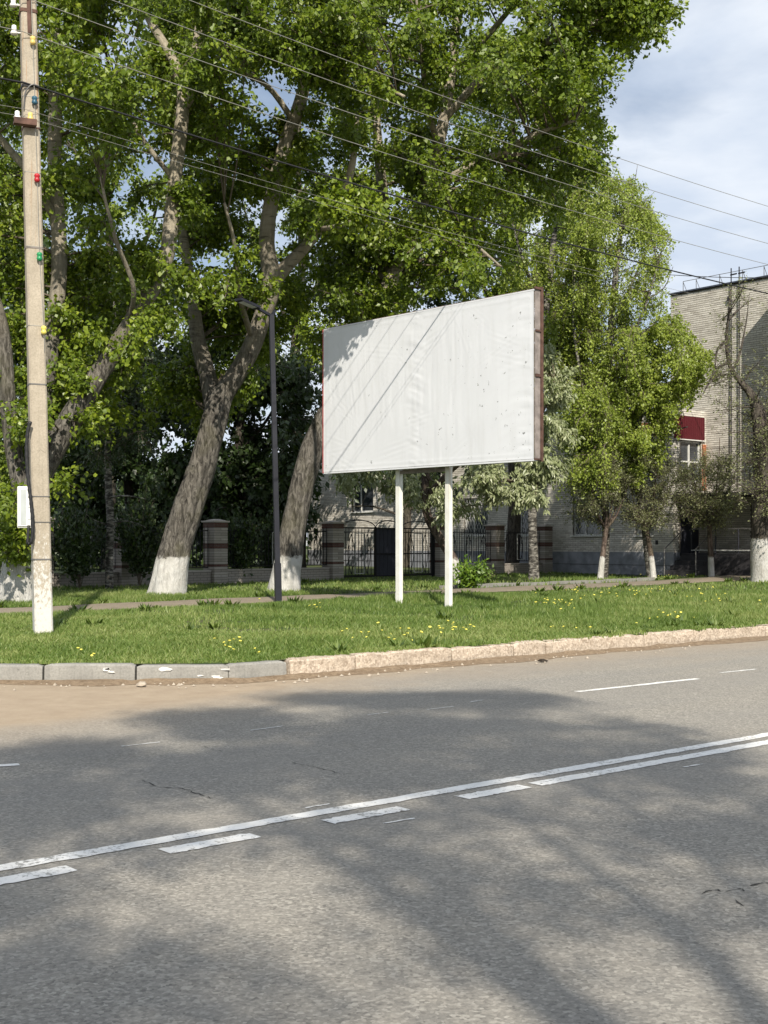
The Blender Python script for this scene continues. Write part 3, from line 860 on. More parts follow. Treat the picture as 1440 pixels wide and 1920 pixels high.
# ------------------------------------------------------------------ concrete utility pole
POLE = P(81, 1203, 17.25); POLE[2] = 0.2
LEAN = np.array([gx(50, 17.25) - gx(81, 17.25), 0.05, 1200 / F * 17.25]); LEAN = LEAN / LEAN[2]
def build_pole():
    root = thing('utility_pole', 'tall square concrete utility pole with flaking whitewash at its foot', 'utility pole', POLE)
    th = math.radians(23); H = 10.4
    R = np.array([[math.cos(th), -math.sin(th), 0], [math.sin(th), math.cos(th), 0], [0, 0, 1]])
    def sec(z, g=0.0):
        s = 0.122 - 0.0022 * z + g; c = 0.022
        q = np.array([[-s, -s + c], [-s + c, -s], [s - c, -s], [s, -s + c], [s, s - c], [s - c, s], [-s + c, s], [-s, s - c]])
        q = np.c_[q, np.zeros(8)] @ R.T
        return q + LEAN * z + np.array([0, 0, 0])
    zs = np.linspace(-0.15, H, 60); v = []
    for z in zs:
        q = sec(z); q = q + (fbm(q * 9, 4, 3)[:, None] - 0.44) * 0.008 * np.array([1, 1, 0]); v.append(q)
    v = np.concatenate(v); f = []
    for i in range(len(zs) - 1):
        for j in range(8): f.append([i * 8 + j, i * 8 + (j + 1) % 8, (i + 1) * 8 + (j + 1) % 8, (i + 1) * 8 + j])
    me = np_mesh('shaft', v, [f, [list(range((len(zs) - 1) * 8, len(zs) * 8))]], [M['pole']])
    obj('shaft', me, root)
    zat = lambda py: CAMZ + (HY - py) / F * 17.25 - 0.2
    def band(py, h, g, mat, name):
        z = zat(py); mb = MB(); a = sec(z, g); b = sec(z + h, g)
        a2 = sec(z, -0.01); b2 = sec(z + h, -0.01)
        vv = np.concatenate([a2, a, b, b2])
        ff = [[k * 8 + j, k * 8 + (j + 1) % 8, (k + 1) * 8 + (j + 1) % 8, (k + 1) * 8 + j] for k in range(3) for j in range(8)]
        mb.add(vv, ff); mb.build(name, M[mat], root)
    band(1190, 0.028, 0.007, 'steel_band', 'steel_strap'); band(1050, 0.02, 0.006, 'steel_band', 'steel_strap')
    band(723, 0.018, 0.006, 'steel_band', 'steel_strap'); band(980, 0.012, 0.008, 'steel_band', 'steel_strap'); band(932, 0.012, 0.008, 'steel_band', 'steel_strap')
    for py in (613, 465, 326, 240, 184): band(py, 0.008, 0.004, 'wire', 'wire_tie')
    band(468, 0.016, 0.006, 'rust_pale', 'steel_strap'); band(243, 0.02, 0.01, 'rust', 'steel_strap')
    band(25, 0.045, 0.010, 'rust', 'steel_strap'); band(166, 0.03, 0.012, 'wire_dark', 'steel_strap')
    fr = R @ np.array([0, -1, 0]); sd = R @ np.array([1, 0, 0])
    def at(py, s, o):   # on the lit face: sideways s, out o
        z = zat(py); return LEAN * z + sd * s + fr * (0.122 - 0.0022 * z + o)
    # strain insulators on a thin guy wire running down the lit face
    chain = []
    for py, s, mt in ((80, 0.035, 'yellow'), (192, 0.038, 'blue'), (337, 0.046, 'red'), (484, 0.052, 'green'), (621, 0.085, 'lemon')):
        c = at(py, s, 0.045); mb = MB()
        mb.lathe(c, [(0.012, -0.06), (0.032, -0.05), (0.042, -0.025), (0.030, -0.008), (0.030, 0.008), (0.042, 0.025), (0.032, 0.05), (0.012, 0.06)], 10)
        o = mb.build('strain_insulator', M['ins_' + mt], root, True); tag(o, mt.replace('lemon', 'pale yellow') + ' strain insulator on the pole')
        chain.append(c)
    pts = [at(-10, 0.03, 0.03)] + chain + [at(660, 0.088, 0.02)]
    mb = MB(); mb.tube(catmull(np.array(pts), 0.1) , 0.004, 5); mb.build('guy_wire', M['wire'], root)
    # steel angle at the top of the lit face
    mb = MB(); mb.bar(at(66, 0.0, 0.02), at(-60, -0.005, 0.02), 0.05, 0.03); mb.build('steel_angle', M['rust'], root)
    # bracket with two porcelain insulators
    lf = -sd
    z = zat(240); c0 = LEAN * z + fr * 0.135
    mb = MB(); mb.box(c0 + lf * 0.10 + fr * 0.05, (0.30, 0.11, 0.035), R); mb.box(c0 + lf * 0.10 + fr * 0.10 + np.array([0, 0, 0.03]), (0.30, 0.012, 0.07), R); mb.build('bracket', M['rust'], root)
    for k, (s, py) in enumerate(((0.20, 222), (0.03, 215))):
        c = c0 + lf * s + fr * 0.05
        mb = MB(); mb.tube([c, c + [0, 0, 0.06]], 0.01, 6); mb.lathe(c + [0, 0, 0.055], [(0.045, 0), (0.05, 0.02), (0.03, 0.05), (0.036, 0.07), (0.03, 0.10), (0.012, 0.11)], 12)
        mb.build('pin_insulator', M['porcelain' if k == 0 else 'ins_yellow'], root, True)
    for py, in ((10,), (62,)):
        c = LEAN * zat(py) + lf * 0.19
        mb = MB(); mb.bar(c - lf * 0.10, c + lf * 0.01, 0.02); mb.lathe(c + [0, 0, -0.03], [(0.045, 0), (0.05, 0.02), (0.03, 0.06), (0.036, 0.08), (0.03, 0.12), (0.012, 0.13)], 12)
        mb.build('pin_insulator', M['porcelain'], root, True)
    # hook clamp for the thick cable
    mb = MB(); mb.tube(catmull(np.array([at(210, -0.10, 0.01), at(180, -0.08, 0.04), at(164, 0.0, 0.05), at(164, 0.10, 0.05)]), 0.03), 0.010, 6); mb.build('cable_hook', M['steel_band'], root)
    # white meter box strapped to the shaded side, and its conduit
    bxr = thing('meter_box', 'small white electric meter box strapped to the concrete pole', 'meter box', POLE + LEAN * zat(990) + np.array([-0.19, 0.02, 0]))
    hgt = 0.565
    mb = MB(); mb.box((-0.01, 0, hgt / 2), (0.205, 0.15, hgt)); body = mb.build('case', M['plastic_white'], bxr)
    bv = body.modifiers.new('bevel', 'BEVEL'); bv.width = 0.012; bv.segments = 2
    mb = MB(); mb.box((-0.012, -0.084, hgt / 2), (0.175, 0.016, hgt - 0.045)); lid = mb.build('lid', M['plastic_white'], bxr); bv = lid.modifiers.new('bevel', 'BEVEL'); bv.width = 0.006; bv.segments = 2
    mb = MB(); mb.box((-0.022, -0.0945, hgt / 2), (0.075, 0.004, hgt - 0.09)); mb.build('window_strip', M['plastic_grey'], bxr)
    for zz in (0.12, 0.28, 0.42):
        mb = MB(); mb.box((0.055, -0.0945, zz), (0.04, 0.005, 0.012)); mb.build('rib', M['plastic_grey'], bxr)
    mb = MB(); mb.box((-0.075, -0.095, 0.26), (0.012, 0.008, 0.05)); mb.build('latch', M['plastic_grey'], bxr)
    pp = [(57, 790), (52, 812), (50, 850), (53, 900), (58, 940), (61, 975), (61, 1000), (58, 1020)]
    c = np.array([P(x, y, 17.02) for x, y in pp]); c = catmull(c, 0.03)
    rr = 0.024 + 0.003 * np.sin(np.arange(len(c)) * 2.2)
    mb = MB(); mb.tube(c, rr, 10)
    c2 = np.array([P(56, 1018, 17.03), P(52, 1019, 17.04), P(54, 985, 17.06)]); mb.tube(catmull(c2, 0.03), 0.02, 8)
    tag(mb.build('cable_conduit', M['black_hose'], None, True), 'black corrugated cable conduit running down beside the meter box', 'conduit')
build_pole()

# ------------------------------------------------------------------ overhead wires
def build_wires():
    far = np.array([POLE[0], POLE[1]]) + U2 * 35
    back = np.array([POLE[0], POLE[1]]) - U2 * 35
    data = [(-115, 'wire', 0.0058, 'topmost thin bare wire, crossing the sky at upper right'), (-55, 'wire', 0.0058, 'second thin bare wire from the top, crossing the sky'),
            (2, 'wire', 0.0058, 'third thin bare wire from the top, leaving the pole head'), (68, 'wire', 0.0058, 'fourth thin bare wire from the top, leaving below the pole head'),
            (163, 'wire_dark', 0.014, 'thick black overhead cable hooked to the pole, passing the brick roof'),
            (212, 'wire', 0.003, 'very thin wire tied to the upper bracket insulator'), (226, 'wire', 0.003, 'very thin wire tied to the lower bracket insulator')]
    for py, mt, r, lab in data:
        z = CAMZ + (HY - py) / F * 17.25
        lx = LEAN[0] * z
        side = 0.0
        pts = []
        for s, tgt in ((-1, back), (1, far)):
            us = np.linspace(0, 1, 40)
            if s < 0: us = us[::-1][:-1]
            for u in us:
                xy = np.array([POLE[0] + lx - 0.02, POLE[1] - 0.16]) * (1 - u) + (tgt + [lx, -0.16]) * u
                pts.append([xy[0], xy[1], z - 0.58 * 4 * u * (1 - u) * (1.0 if r < 0.01 else 0.95)])
        mb = MB(); mb.tube(np.array(pts), r, 5)
        tag(mb.build('overhead_wire', M[mt]), lab, 'wire', 'overhead wires along the road')
    # service cable to the building
    a = P(1266, 466, 44.0); b = P(1500, 484, 40); us = np.linspace(0, 1, 30)[:, None]
    pts = P(900, 455, 50.0) * (1 - us) + P(1700, 505, 38) * us; pts[:, 2] -= (0.7 * 4 * us * (1 - us))[:, 0]
    mb = MB(); mb.tube(pts, 0.012, 5); tag(mb.build('overhead_wire', M['wire_dark']), 'nearly level wire low in the blue sky above the brick roof', 'wire', 'overhead wires along the road')
    # the next pole of the line that carries the wires on
    pole2 = thing('utility_pole', 'plain concrete utility pole further along the wires', 'utility pole', (far[0], far[1], 0.2))
    mb = MB(); mb.box((0, 0, 5.1), (0.25, 0.25, 10.4), None, 0, 0.75); mb.build('shaft', M['pole'], pole2)
    mb = MB(); mb.box((0, -0.1, 9.4), (0.9, 0.06, 0.08)); mb.build('cross_arm', M['rust'], pole2)
build_wires()

# ------------------------------------------------------------------ dark lamp post
def build_lamp():
    b = P(522, 1131, 26.0); b[2] = 0.28
    root = thing('lamp_post', 'slim dark square steel lamp post beside the footpath', 'lamp post', b)
    top = P(509, 590, 26.0) - b
    k = 0.14; p1 = top * k
    th = math.radians(18); R = np.array([[math.cos(th), -math.sin(th), 0], [math.sin(th), math.cos(th), 0], [0, 0, 1]])
    def prism(a, c, w0, w1):
        q = np.array([[-1, -1, 0], [1, -1, 0], [1, 1, 0], [-1, 1, 0]]) @ R.T
        mb = MB(); mb.add(np.concatenate([a + q * w0 / 2, c + q * w1 / 2]), [[0, 3, 2, 1], [4, 5, 6, 7], [0, 1, 5, 4], [1, 2, 6, 5], [2, 3, 7, 6], [3, 0, 4, 7]]); return mb
    prism(np.zeros(3), p1, 0.125, 0.125).build('base_section', M['steel_dark'], root)
    prism(p1, top, 0.098, 0.092).build('shaft', M['steel_dark'], root)
    mb = MB(); q = p1 * 0.6 + R @ np.array([0.0, -0.066, 0]); mb.box(q, (0.075, 0.008, 0.30), R); mb.build('access_cover', M['steel_dark'], root)
    mb = MB(); mb.bar(top + [0, 0, -0.03], top + np.array([-0.28, -0.25, 0.10]), 0.06, 0.05); mb.bar(top + [0, 0, -0.02], top + np.array([0.07, 0.06, 0.10]), 0.05, 0.05); mb.build('arm', M['steel_dark'], root)
    h = top + np.array([-0.42, -0.38, 0.155]); mb = MB(); mb.bar(h - np.array([-0.16, -0.145, 0.06]), h + np.array([-0.2, -0.18, 0.05]), 0.22, 0.05); mb.build('lamp_head', M['steel_dark'], root)
    mb = MB(); mb.bar(h + np.array([0.1, 0.09, -0.066]), h + np.array([-0.15, -0.14, 0.008]), 0.16, 0.012); mb.build('diffuser', M['plastic_grey'], root)
build_lamp()

# ------------------------------------------------------------------ brick walls
UNIT = None
def unit_brick():
    global UNIT
    if UNIT is None:
        mb = MB(); s = np.array([[0, 0, 0], [1, 0, 0], [1, 0, 1], [0, 0, 1], [0.01, -1, 0.03], [0.99, -1, 0.03], [0.99, -1, 0.97], [0.01, -1, 0.97]], float)
        mb.add(s, [[4, 5, 6, 7], [0, 1, 5, 4], [1, 2, 6, 5], [2, 3, 7, 6], [3, 0, 4, 7]])
        UNIT = mb
    return UNIT
BV = np.array([[0, 0, 0], [1, 0, 0], [1, 0, 1], [0, 0, 1], [0.01, -1, 0.03], [0.99, -1, 0.03], [0.99, -1, 0.97], [0.01, -1, 0.97]], float)
BF = np.array([[4, 5, 6, 7], [0, 1, 5, 4], [1, 2, 6, 5], [2, 3, 7, 6], [3, 0, 4, 7]])
def brick_wall(root, org, ang, L, H, openings, n_single, mat, seed=0, bl=0.25, bh=0.066, gap=0.012, z_start=0.0, thick=0.4, single_if=None, sub=None):
    """wall in the local frame: x along, -y outward, z up. openings (u0,u1,z0,z1) have no wall."""
    holder = root if sub is None else sub
    r = np.random.default_rng(seed)
    us = sorted({0.0, L, *[o[0] for o in openings], *[o[1] for o in openings]}); zs = sorted({z_start, H, *[o[2] for o in openings], *[o[3] for o in openings]})
    us = [u for u in us if 0 <= u <= L]; zs = [z for z in zs if z_start <= z <= H]
    mb = MB()
    for a, b in zip(us[:-1], us[1:]):
        for c, d in zip(zs[:-1], zs[1:]):
            m = ((a + b) / 2, (c + d) / 2)
            if any(o[0] < m[0] < o[1] and o[2] < m[1] < o[3] for o in openings): continue
            mb.add([[a, 0, c], [b, 0, c], [b, 0, d], [a, 0, d]], [[0, 1, 2, 3]])
    # reveals of the openings, and top and ends
    for (a, b, c, d) in openings:
        e = 0.16
        for q in ([[a, 0, c], [a, e, c], [a, e, d], [a, 0, d]], [[b, 0, c], [b, 0, d], [b, e, d], [b, e, c]], [[a, 0, d], [a, e, d], [b, e, d], [b, 0, d]], [[a, 0, c], [b, 0, c], [b, e, c], [a, e, c]]):
            mb.add(q, [[0, 1, 2, 3]])
    for q in ([[0, 0, z_start], [0, 0, H], [0, thick, H], [0, thick, z_start]], [[L, 0, z_start], [L, thick, z_start], [L, thick, H], [L, 0, H]], [[0, 0, H], [L, 0, H], [L, thick, H], [0, thick, H]], [[0, thick, z_start], [0, thick, H], [L, thick, H], [L, thick, z_start]]):
        mb.add(q, [[0, 1, 2, 3]])
    w = mb.build('wall' if sub is None else 'mortar_core', M['mortar'], holder)
    org = np.array(org, float)
    w.location = org; w.rotation_euler = (0, 0, ang)
    rects = []
    k = 0; z = z_start
    while z + bh <= H + 1e-6:
        x = -(bl + gap) * (0.5 if k % 2 else 0.0)
        while x < L:
            iv = [(max(x, 0.0), min(x + bl, L))]
            for o in openings:
                if o[2] < z + bh * 0.5 < o[3]:
                    nv = []
                    for a, b in iv:
                        if o[1] <= a or o[0] >= b: nv.append((a, b)); continue
                        if o[0] > a: nv.append((a, o[0]))
                        if o[1] < b: nv.append((o[1], b))
                    iv = nv
            for a, b in iv:
                if b - a > 0.04: rects.append((a, b, z, z + bh))
            x += bl + gap
        z += bh + gap; k += 1
    rects = np.array(rects)
    ca, sa = math.cos(ang), math.sin(ang)
    mid = (rects[:, 0] + rects[:, 1]) / 2
    wx = org[0] + ca * mid; wy = org[1] + sa * mid; wz = org[2] + rects[:, 2]
    d = np.sqrt(wx ** 2 + wy ** 2 + (wz - 1.5) ** 2)
    px = CX + F * wx / wy; py = HY - (wz - CAMZ) / wy * F
    ok = np.ones(len(rects), bool) if single_if is None else single_if(px, py)
    order = np.argsort(np.where(ok, d, 1e6))
    single = set(order[:n_single].tolist()) & set(np.nonzero(ok)[0].tolist())
    rest = np.array([i for i in range(len(rects)) if i not in single], int)
    proud = 0.012
    if len(rest):
        q = rects[rest]; pr = proud * r.uniform(0.7, 1.25, len(q))
        sc = np.stack([q[:, 1] - q[:, 0], pr, q[:, 3] - q[:, 2]], 1); off = np.stack([q[:, 0], np.zeros(len(q)), q[:, 2]], 1)
        v = (BV[None] * sc[:, None] + off[:, None]).reshape(-1, 3)
        fc = (BF[None] + (np.arange(len(q)) * 8)[:, None, None]).reshape(-1, 4)
        o = obj('brickwork', np_mesh('brickwork', v, [fc], [M[mat]], attr=np.repeat(r.random(len(q)), 5)), holder)
        o['kind'] = 'stuff'; o.location = org; o.rotation_euler = (0, 0, ang)
    me = UB(mat)
    for i in single:
        a, b, c, dd = rects[i]
        o = obj('brick', me, holder)
        o.location = (org[0] + ca * a, org[1] + sa * a, org[2] + c); o.rotation_euler = (0, 0, ang); o.scale = (b - a, proud * r.uniform(0.7, 1.25), dd - c)
    return w
_ub = {}
def UB(mat):
    if mat not in _ub: _ub[mat] = np_mesh('brick', BV, [BF], [M[mat]])
    return _ub[mat]

# ------------------------------------------------------------------ the brick building
FD = np.array([0.637, -0.771]); FD /= np.linalg.norm(FD)     # along the front, towards the right
FI = np.array([-FD[1], FD[0]])                                # into the building
CORN = np.array([10.5, 46.0])
GZ = 0.42
def build_building():
    root = thing('brick_building', 'pale brick building with grey plinth, grilled windows and taller block behind', 'building', (0, 0, 0))
    fa = math.atan2(FD[1], FD[0]); sa = math.atan2(FI[1], FI[0])
    WL = 22.4; left = CORN - FD * WL
    def uat(px, plane=CORN, dr=FD):      # distance along the front measured from the left end, for a picture column
        k = (px - CX) / F; t = (plane[0] - k * plane[1]) / (k * dr[1] - dr[0]); return WL + t
    ztop = 6.0
    def zz(py, px):
        u = uat(px) - WL; y = CORN[1] + FD[1] * u; return CAMZ + (HY - py) / F * y - GZ
    ops = []
    for x0, x1, y0, y1 in ((1074, 1134, 938, 1004), (1192, 1224, 950, 1004), (1092, 1140, 818, 886), (1186, 1226, 826, 890), (955, 1008, 940, 1004), (870, 915, 935, 1004), (660, 700, 905, 960)):
        xm = (x0 + x1) / 2; ops.append((uat(x0), uat(x1), zz(y1, xm), zz(y0, xm)))
    see = lambda px, py: (px > 1035) & (px < 1262) & (py > 930)
    brick_wall(root, (*left, GZ), fa, WL, ztop, [(o[0], o[1], o[2], o[3]) for o in ops], 280, 'brick_pale', 3, z_start=0.78, single_if=see)
    ca, s_ = math.cos(fa), math.sin(fa)
    def loc(o):
        o.location = (left[0], left[1], GZ); o.rotation_euler = (0, 0, fa); return o
    # plinth
    mb = MB(); mb.box((WL / 2, 0.13, 0.36), (WL + 0.06, 0.36, 0.84)); loc(mb.build('plinth', M['plinth'], root))
    mb = MB(); mb.box((WL / 2, -0.06, 0.30), (WL + 0.02, 0.012, 0.012)); loc(mb.build('plinth_groove', M['plinth_dark_shade'], root))
    for k, (a, b, c, d) in enumerate(ops):
        fr = loc(obj('window', None, root))
        def sub(mb, nm, mt): return mb.build(nm, M[mt], fr)
        mb = MB(); w = 0.06
        for q in ((a + w / 2, 0.5 * (c + d), w, d - c), (b - w / 2, 0.5 * (c + d), w, d - c), ((a + b) / 2, c + w / 2, b - a - 2 * w, w), ((a + b) / 2, d - w / 2, b - a - 2 * w, w), (a + (b - a) * 0.36, 0.5 * (c + d), 0.05, d - c - 2 * w)):
            mb.box((q[0], 0.12, q[1]), (q[2], 0.05, q[3]))
        sub(mb, 'frame', 'white_frame')
        mb = MB(); mb.box(((a + b) / 2, 0.14, (c + d) / 2), (b - a - 0.1, 0.01, d - c - 0.1)); sub(mb, 'pane', 'glass')
        mb = MB(); mb.box(((a + b) / 2, -0.03, c - 0.022), (b - a + 0.12, 0.14, 0.035)); sub(mb, 'sill', 'white_frame')
        if c < 2:
            mb = MB(); n = 9
            for i in range(-4, n + 5):
                for sg in (-1, 1):
                    p0 = np.array([a + (b - a) * i / n, 0.03, c]); p1 = p0 + np.array([sg * (d - c) * 0.45, 0, d - c])
                    t0, t1 = 0.0, 1.0
                    if p1[0] != p0[0]:
                        ta, tb = sorted(((a - p0[0]) / (p1[0] - p0[0]), (b - p0[0]) / (p1[0] - p0[0]))); t0, t1 = max(t0, ta), min(t1, tb)
                    if t1 - t0 > 0.05: mb.bar(p0 + (p1 - p0) * t0, p0 + (p1 - p0) * t1, 0.012, 0.012)
            sub(mb, 'grille', 'iron_white')
        if k in (2, 3):   # orange brick arches over the upper windows
            n = 13; cx = (a + b) / 2; R0 = (b - a) / 2 + 0.30
            for i in range(n):
                an = math.pi * (0.12 + 0.76 * i / (n - 1)); mb = MB()
                Rm = np.array([[math.cos(an - math.pi / 2), 0, -math.sin(an - math.pi / 2)], [0, 1, 0], [math.sin(an - math.pi / 2), 0, math.cos(an - math.pi / 2)]])
                mb.box((cx + R0 * math.cos(an) * 1.0, -0.035, d + 0.02 + R0 * 0.62 * math.sin(an)), (0.115, 0.07, 0.27), Rm)
                loc(mb.build('arch_brick', M['brick_orange'], root))
    # red-orange brick band over the upper windows
    r = np.random.default_rng(2)
    for u in np.arange(uat(1160), WL - 0.3, 0.262):
        for j in range(4):
            mb = MB(); mb.box((u + 0.125 + (0.13 if j % 2 else 0), -0.022, 5.2 + j * 0.078), (0.25, 0.02, 0.066)); loc(mb.build('band_brick', M['brick_orange'], root)) if u + 0.38 < WL else None
    mb = MB(); mb.box((WL / 2, 0.1, ztop + 0.04), (WL + 0.16, 0.5, 0.07)); loc(mb.build('roof_coping', M['coping'], root))
    mb = MB(); mb.add([[0, 0.35, ztop - 0.1], [WL, 0.35, ztop - 0.1], [WL, 12, ztop - 0.1], [0, 12, ztop - 0.1]], [[0, 1, 2, 3]]); loc(mb.build('roof', M['coping'], root))
    mb = MB(); mb.box((uat(1232), -0.02, zz(1017, 1232)), (0.11, 0.03, 0.16)); loc(mb.build('vent', M['plinth_dark_shade'], root))
    # left end wall
    mb = MB(); mb.add([[0, 0.4, 0], [0, 12, 0], [0, 12, ztop], [0, 0.4, ztop]], [[0, 1, 2, 3]]); loc(mb.build('end_wall', M['brick_pale'], root))
    # return wall at the corner, up to the tall block
    E = 1.9
    def locs(o): o.location = (CORN[0], CORN[1], GZ); o.rotation_euler = (0, 0, sa); return o
    brick_wall(root, (*CORN, GZ), sa, E, ztop, [(0.35, 1.6, 3.35, 4.87), (0.3, 1.5, 0.35, 2.45)], 0, 'brick_pale', 8, z_start=0.0)
    mb = MB(); mb.box((0.86, -0.05, 5.33), (1.74, 0.06, 0.84))
    rp = locs(mb.build('red_cladding', M['red_panel'], root))
    for i in range(14):
        mb = MB(); mb.box((0.06 + i * 0.123, -0.086, 5.33), (0.03, 0.012, 0.83)); locs(mb.build('cladding_rib', M['red_panel'], root))
    mb = MB(); mb.box((0.9, -0.06, 4.89), (1.78, 0.09, 0.035)); locs(mb.build('cladding_trim', M['white_frame'], root))
    w = locs(obj('window', None, root))
    mb = MB(); a, b, c, d = 0.35, 1.6, 3.35, 4.86
    for q in ((a + .03, (c + d) / 2, .06, d - c), (b - .03, (c + d) / 2, .06, d - c), ((a + b) / 2, c + .03, b - a - .12, .06), ((a + b) / 2, d - .03, b - a - .12, .06), ((a + b) / 2, (c + d) / 2 - 0.03, .05, d - c - .18), ((a + b) / 2, c + 0.75, b - a - .18, .05)): mb.box((q[0], 0.08, q[1]), (q[2], 0.05, q[3]))
    mb.build('frame', M['white_frame'], w)
    mb = MB(); mb.box(((a + b) / 2, 0.11, (c + d) / 2), (b - a - .1, .01, d - c - .1)); mb.build('pane', M['glass'], w)
    mb = MB(); mb.box((0.9, 0.06, 1.4), (1.18, 0.05, 2.08)); dr = locs(mb.build('door', M['gate_board'], root))
    mb = MB(); mb.box((0.42, 0.02, 1.35), (0.03, 0.05, 0.18)); mb.build('handle', M['steel_band'], dr)
    for j in range(22):
        mb = MB(); mb.box((E - 0.13, -0.022, 3.1 + j * 0.078), (0.25, 0.02, 0.066)); locs(mb.build('band_brick', M['brick_orange'], root))
    # tall block
    T0 = CORN + FI * E - FD * 1.6; TL = 12.0; TH = 11.0 - GZ
    ta = fa
    Tt = lambda px: (lambda k: (T0[0] - k * T0[1]) / (k * FD[1] - FD[0]))((px - CX) / F)
    o1 = (Tt(1405), Tt(1405) + 1.3, 3.3, 4.9); o2 = (Tt(1408), Tt(1408) + 1.3, 1.0, 2.5)
    seeT = lambda px, py: (px > 1256) & (px < 1442) & (py > 515) & (py < 700)
    brick_wall(root, (*T0, GZ), ta, TL, TH, [o1, o2], 280, 'brick_pale', 12, single_if=seeT)
    def loct(o): o.location = (T0[0], T0[1], GZ); o.rotation_euler = (0, 0, ta); return o
    for (a, b, c, d) in (o1, o2):
        fr = loct(obj('window', None, root)); mb = MB()
        for q in ((a + .03, (c + d) / 2, .06, d - c), (b - .03, (c + d) / 2, .06, d - c), ((a + b) / 2, c + .03, b - a - .12, .06), ((a + b) / 2, d - .03, b - a - .12, .06), ((a + b) / 2, (c + d) / 2, .05, d - c - .12)): mb.box((q[0], 0.1, q[1]), (q[2], 0.05, q[3]))
        mb.build('frame', M['white_frame'], fr)
        mb = MB(); mb.box(((a + b) / 2, 0.13, (c + d) / 2), (b - a - .1, .01, d - c - .1)); mb.build('pane', M['glass'], fr)
    mb = MB(); mb.box((TL / 2, 0.16, TH + 0.03), (TL + 0.1, 0.5, 0.05)); loct(mb.build('roof_coping', M['coping'], root))
    mb = MB(); mb.add([[0, 0.4, TH - .1], [TL, 0.4, TH - .1], [TL, 13, TH - .1], [0, 13, TH - .1]], [[0, 1, 2, 3]]); mb.add([[0, 0.4, 0], [0, 13, 0], [0, 13, TH], [0, 0.4, TH]], [[0, 1, 2, 3]]); loct(mb.build('block_shell', M['brick_pale'], root))
    # unseen projecting wing beyond the frame, placed to shade the wall
    px0 = Tt(1440) + 1.35
    mb = MB(); mb.box((px0 + 3, -0.76, TH / 2 + 0.05), (6, 1.5, TH + 0.1)); loct(mb.build('unseen_wing', M['brick_pale'], root))
    # roof railing
    ux = [0.35, 0.95, 2.0, 3.0, 3.9, 4.8, 5.7]
    mb = MB()
    for u in ux: mb.bar((u, 0.3, TH + 0.08), (u, 0.3, TH + 0.50), 0.018); mb.bar((u - 0.10, 0.75, TH + 0.05), (u, 0.3, TH + 0.48), 0.014)
    mb.bar((ux[0], 0.3, TH + 0.5), (ux[-1], 0.3, TH + 0.5), 0.018)
    loct(mb.build('roof_railing', M['steel_band'], root))
    # two vent pipes with bent tops
    for px in (1374, 1389):
        u = Tt(px); mb = MB()
        mb.tube(catmull(np.array([(u, -0.10, 3.2), (u, -0.10, 6), (u, -0.10, TH + 0.20), (u, -0.10, TH + 0.30)]), 0.3), 0.022, 8)
        mb.bar((u - 0.03, -0.10, TH + 0.30), (u + 0.26, -0.14, TH + 0.30), 0.045, 0.045)
        loct(mb.build('vent_pipe', M['steel_dark'], root))
    mb = MB(); mb.box((Tt(1368), -0.06, TH - 0.55), (0.06, 0.1, 0.16)); loct(mb.build('wall_bracket', M['steel_dark'], root))
    # porch: dark plinth, steps, railing, and a roof slab added for shade
    pr = thing('entrance_porch', 'dark entrance porch with steps and thin handrail at the building corner', 'porch', (0, 0, 0))
    def q(u, v): p = CORN + FI * u + FD * v; return np.array([p[0], p[1]])
    Rp = np.array([[FI[0], FD[0], 0], [FI[1], FD[1], 0], [0, 0, 1]])
    def pb(nm, u0, u1, v0, v1, z0, z1, mt):
        mb = MB(); c = q((u0 + u1) / 2, (v0 + v1) / 2); mb.box((*c, GZ + (z0 + z1) / 2), (u1 - u0, v1 - v0, z1 - z0), Rp); return mb.build(nm, M[mt], pr)
    pb('platform', 0.32, 1.86, 0.06, 4.6, -0.1, 0.75, 'plinth_dark_shade')
    for k in range(4): pb('step', 0.02 - 0.0 - 0.28 * (3 - k) + 0.0, 0.31 - 0.28 * (3 - k) + (0.0), 0.25, 1.5, -0.1, 0.17 * (k + 1) - 0.02, 'plinth_dark_shade')
    pb('added_canopy', -0.1, 1.85, 0.05, 4.0, 2.78, 2.88, 'plinth_dark_shade')  # slab added to shade the porch; its dark colour stands for shade too
    for v in (0.5, 1.55, 2.5, 3.4, 4.4):
        mb = MB(); c = q(0.36, v); mb.bar((*c, GZ + 0.75), (*c, GZ + 1.62), 0.04); mb.build('rail_post', M['steel_dark'], pr)
    for z in (0.86, 1.62):
        mb = MB(); a = q(0.36, 0.5); b = q(0.36, 4.45); mb.bar((*a, GZ + z), (*b, GZ + z), 0.035); mb.build('handrail', M['steel_band' if z > 1 else 'iron_white'], pr)
    for v in (0.2, 1.56):
        mb = MB(); a = q(-0.8, v); b = q(0.3, v); mb.bar((*a, GZ + 0.9), (*b, GZ + 1.6), 0.03); mb.bar((*a, GZ - 0.02), (*a, GZ + 0.92), 0.035); mb.build('stair_rail', M['steel_band'], pr)
build_building()

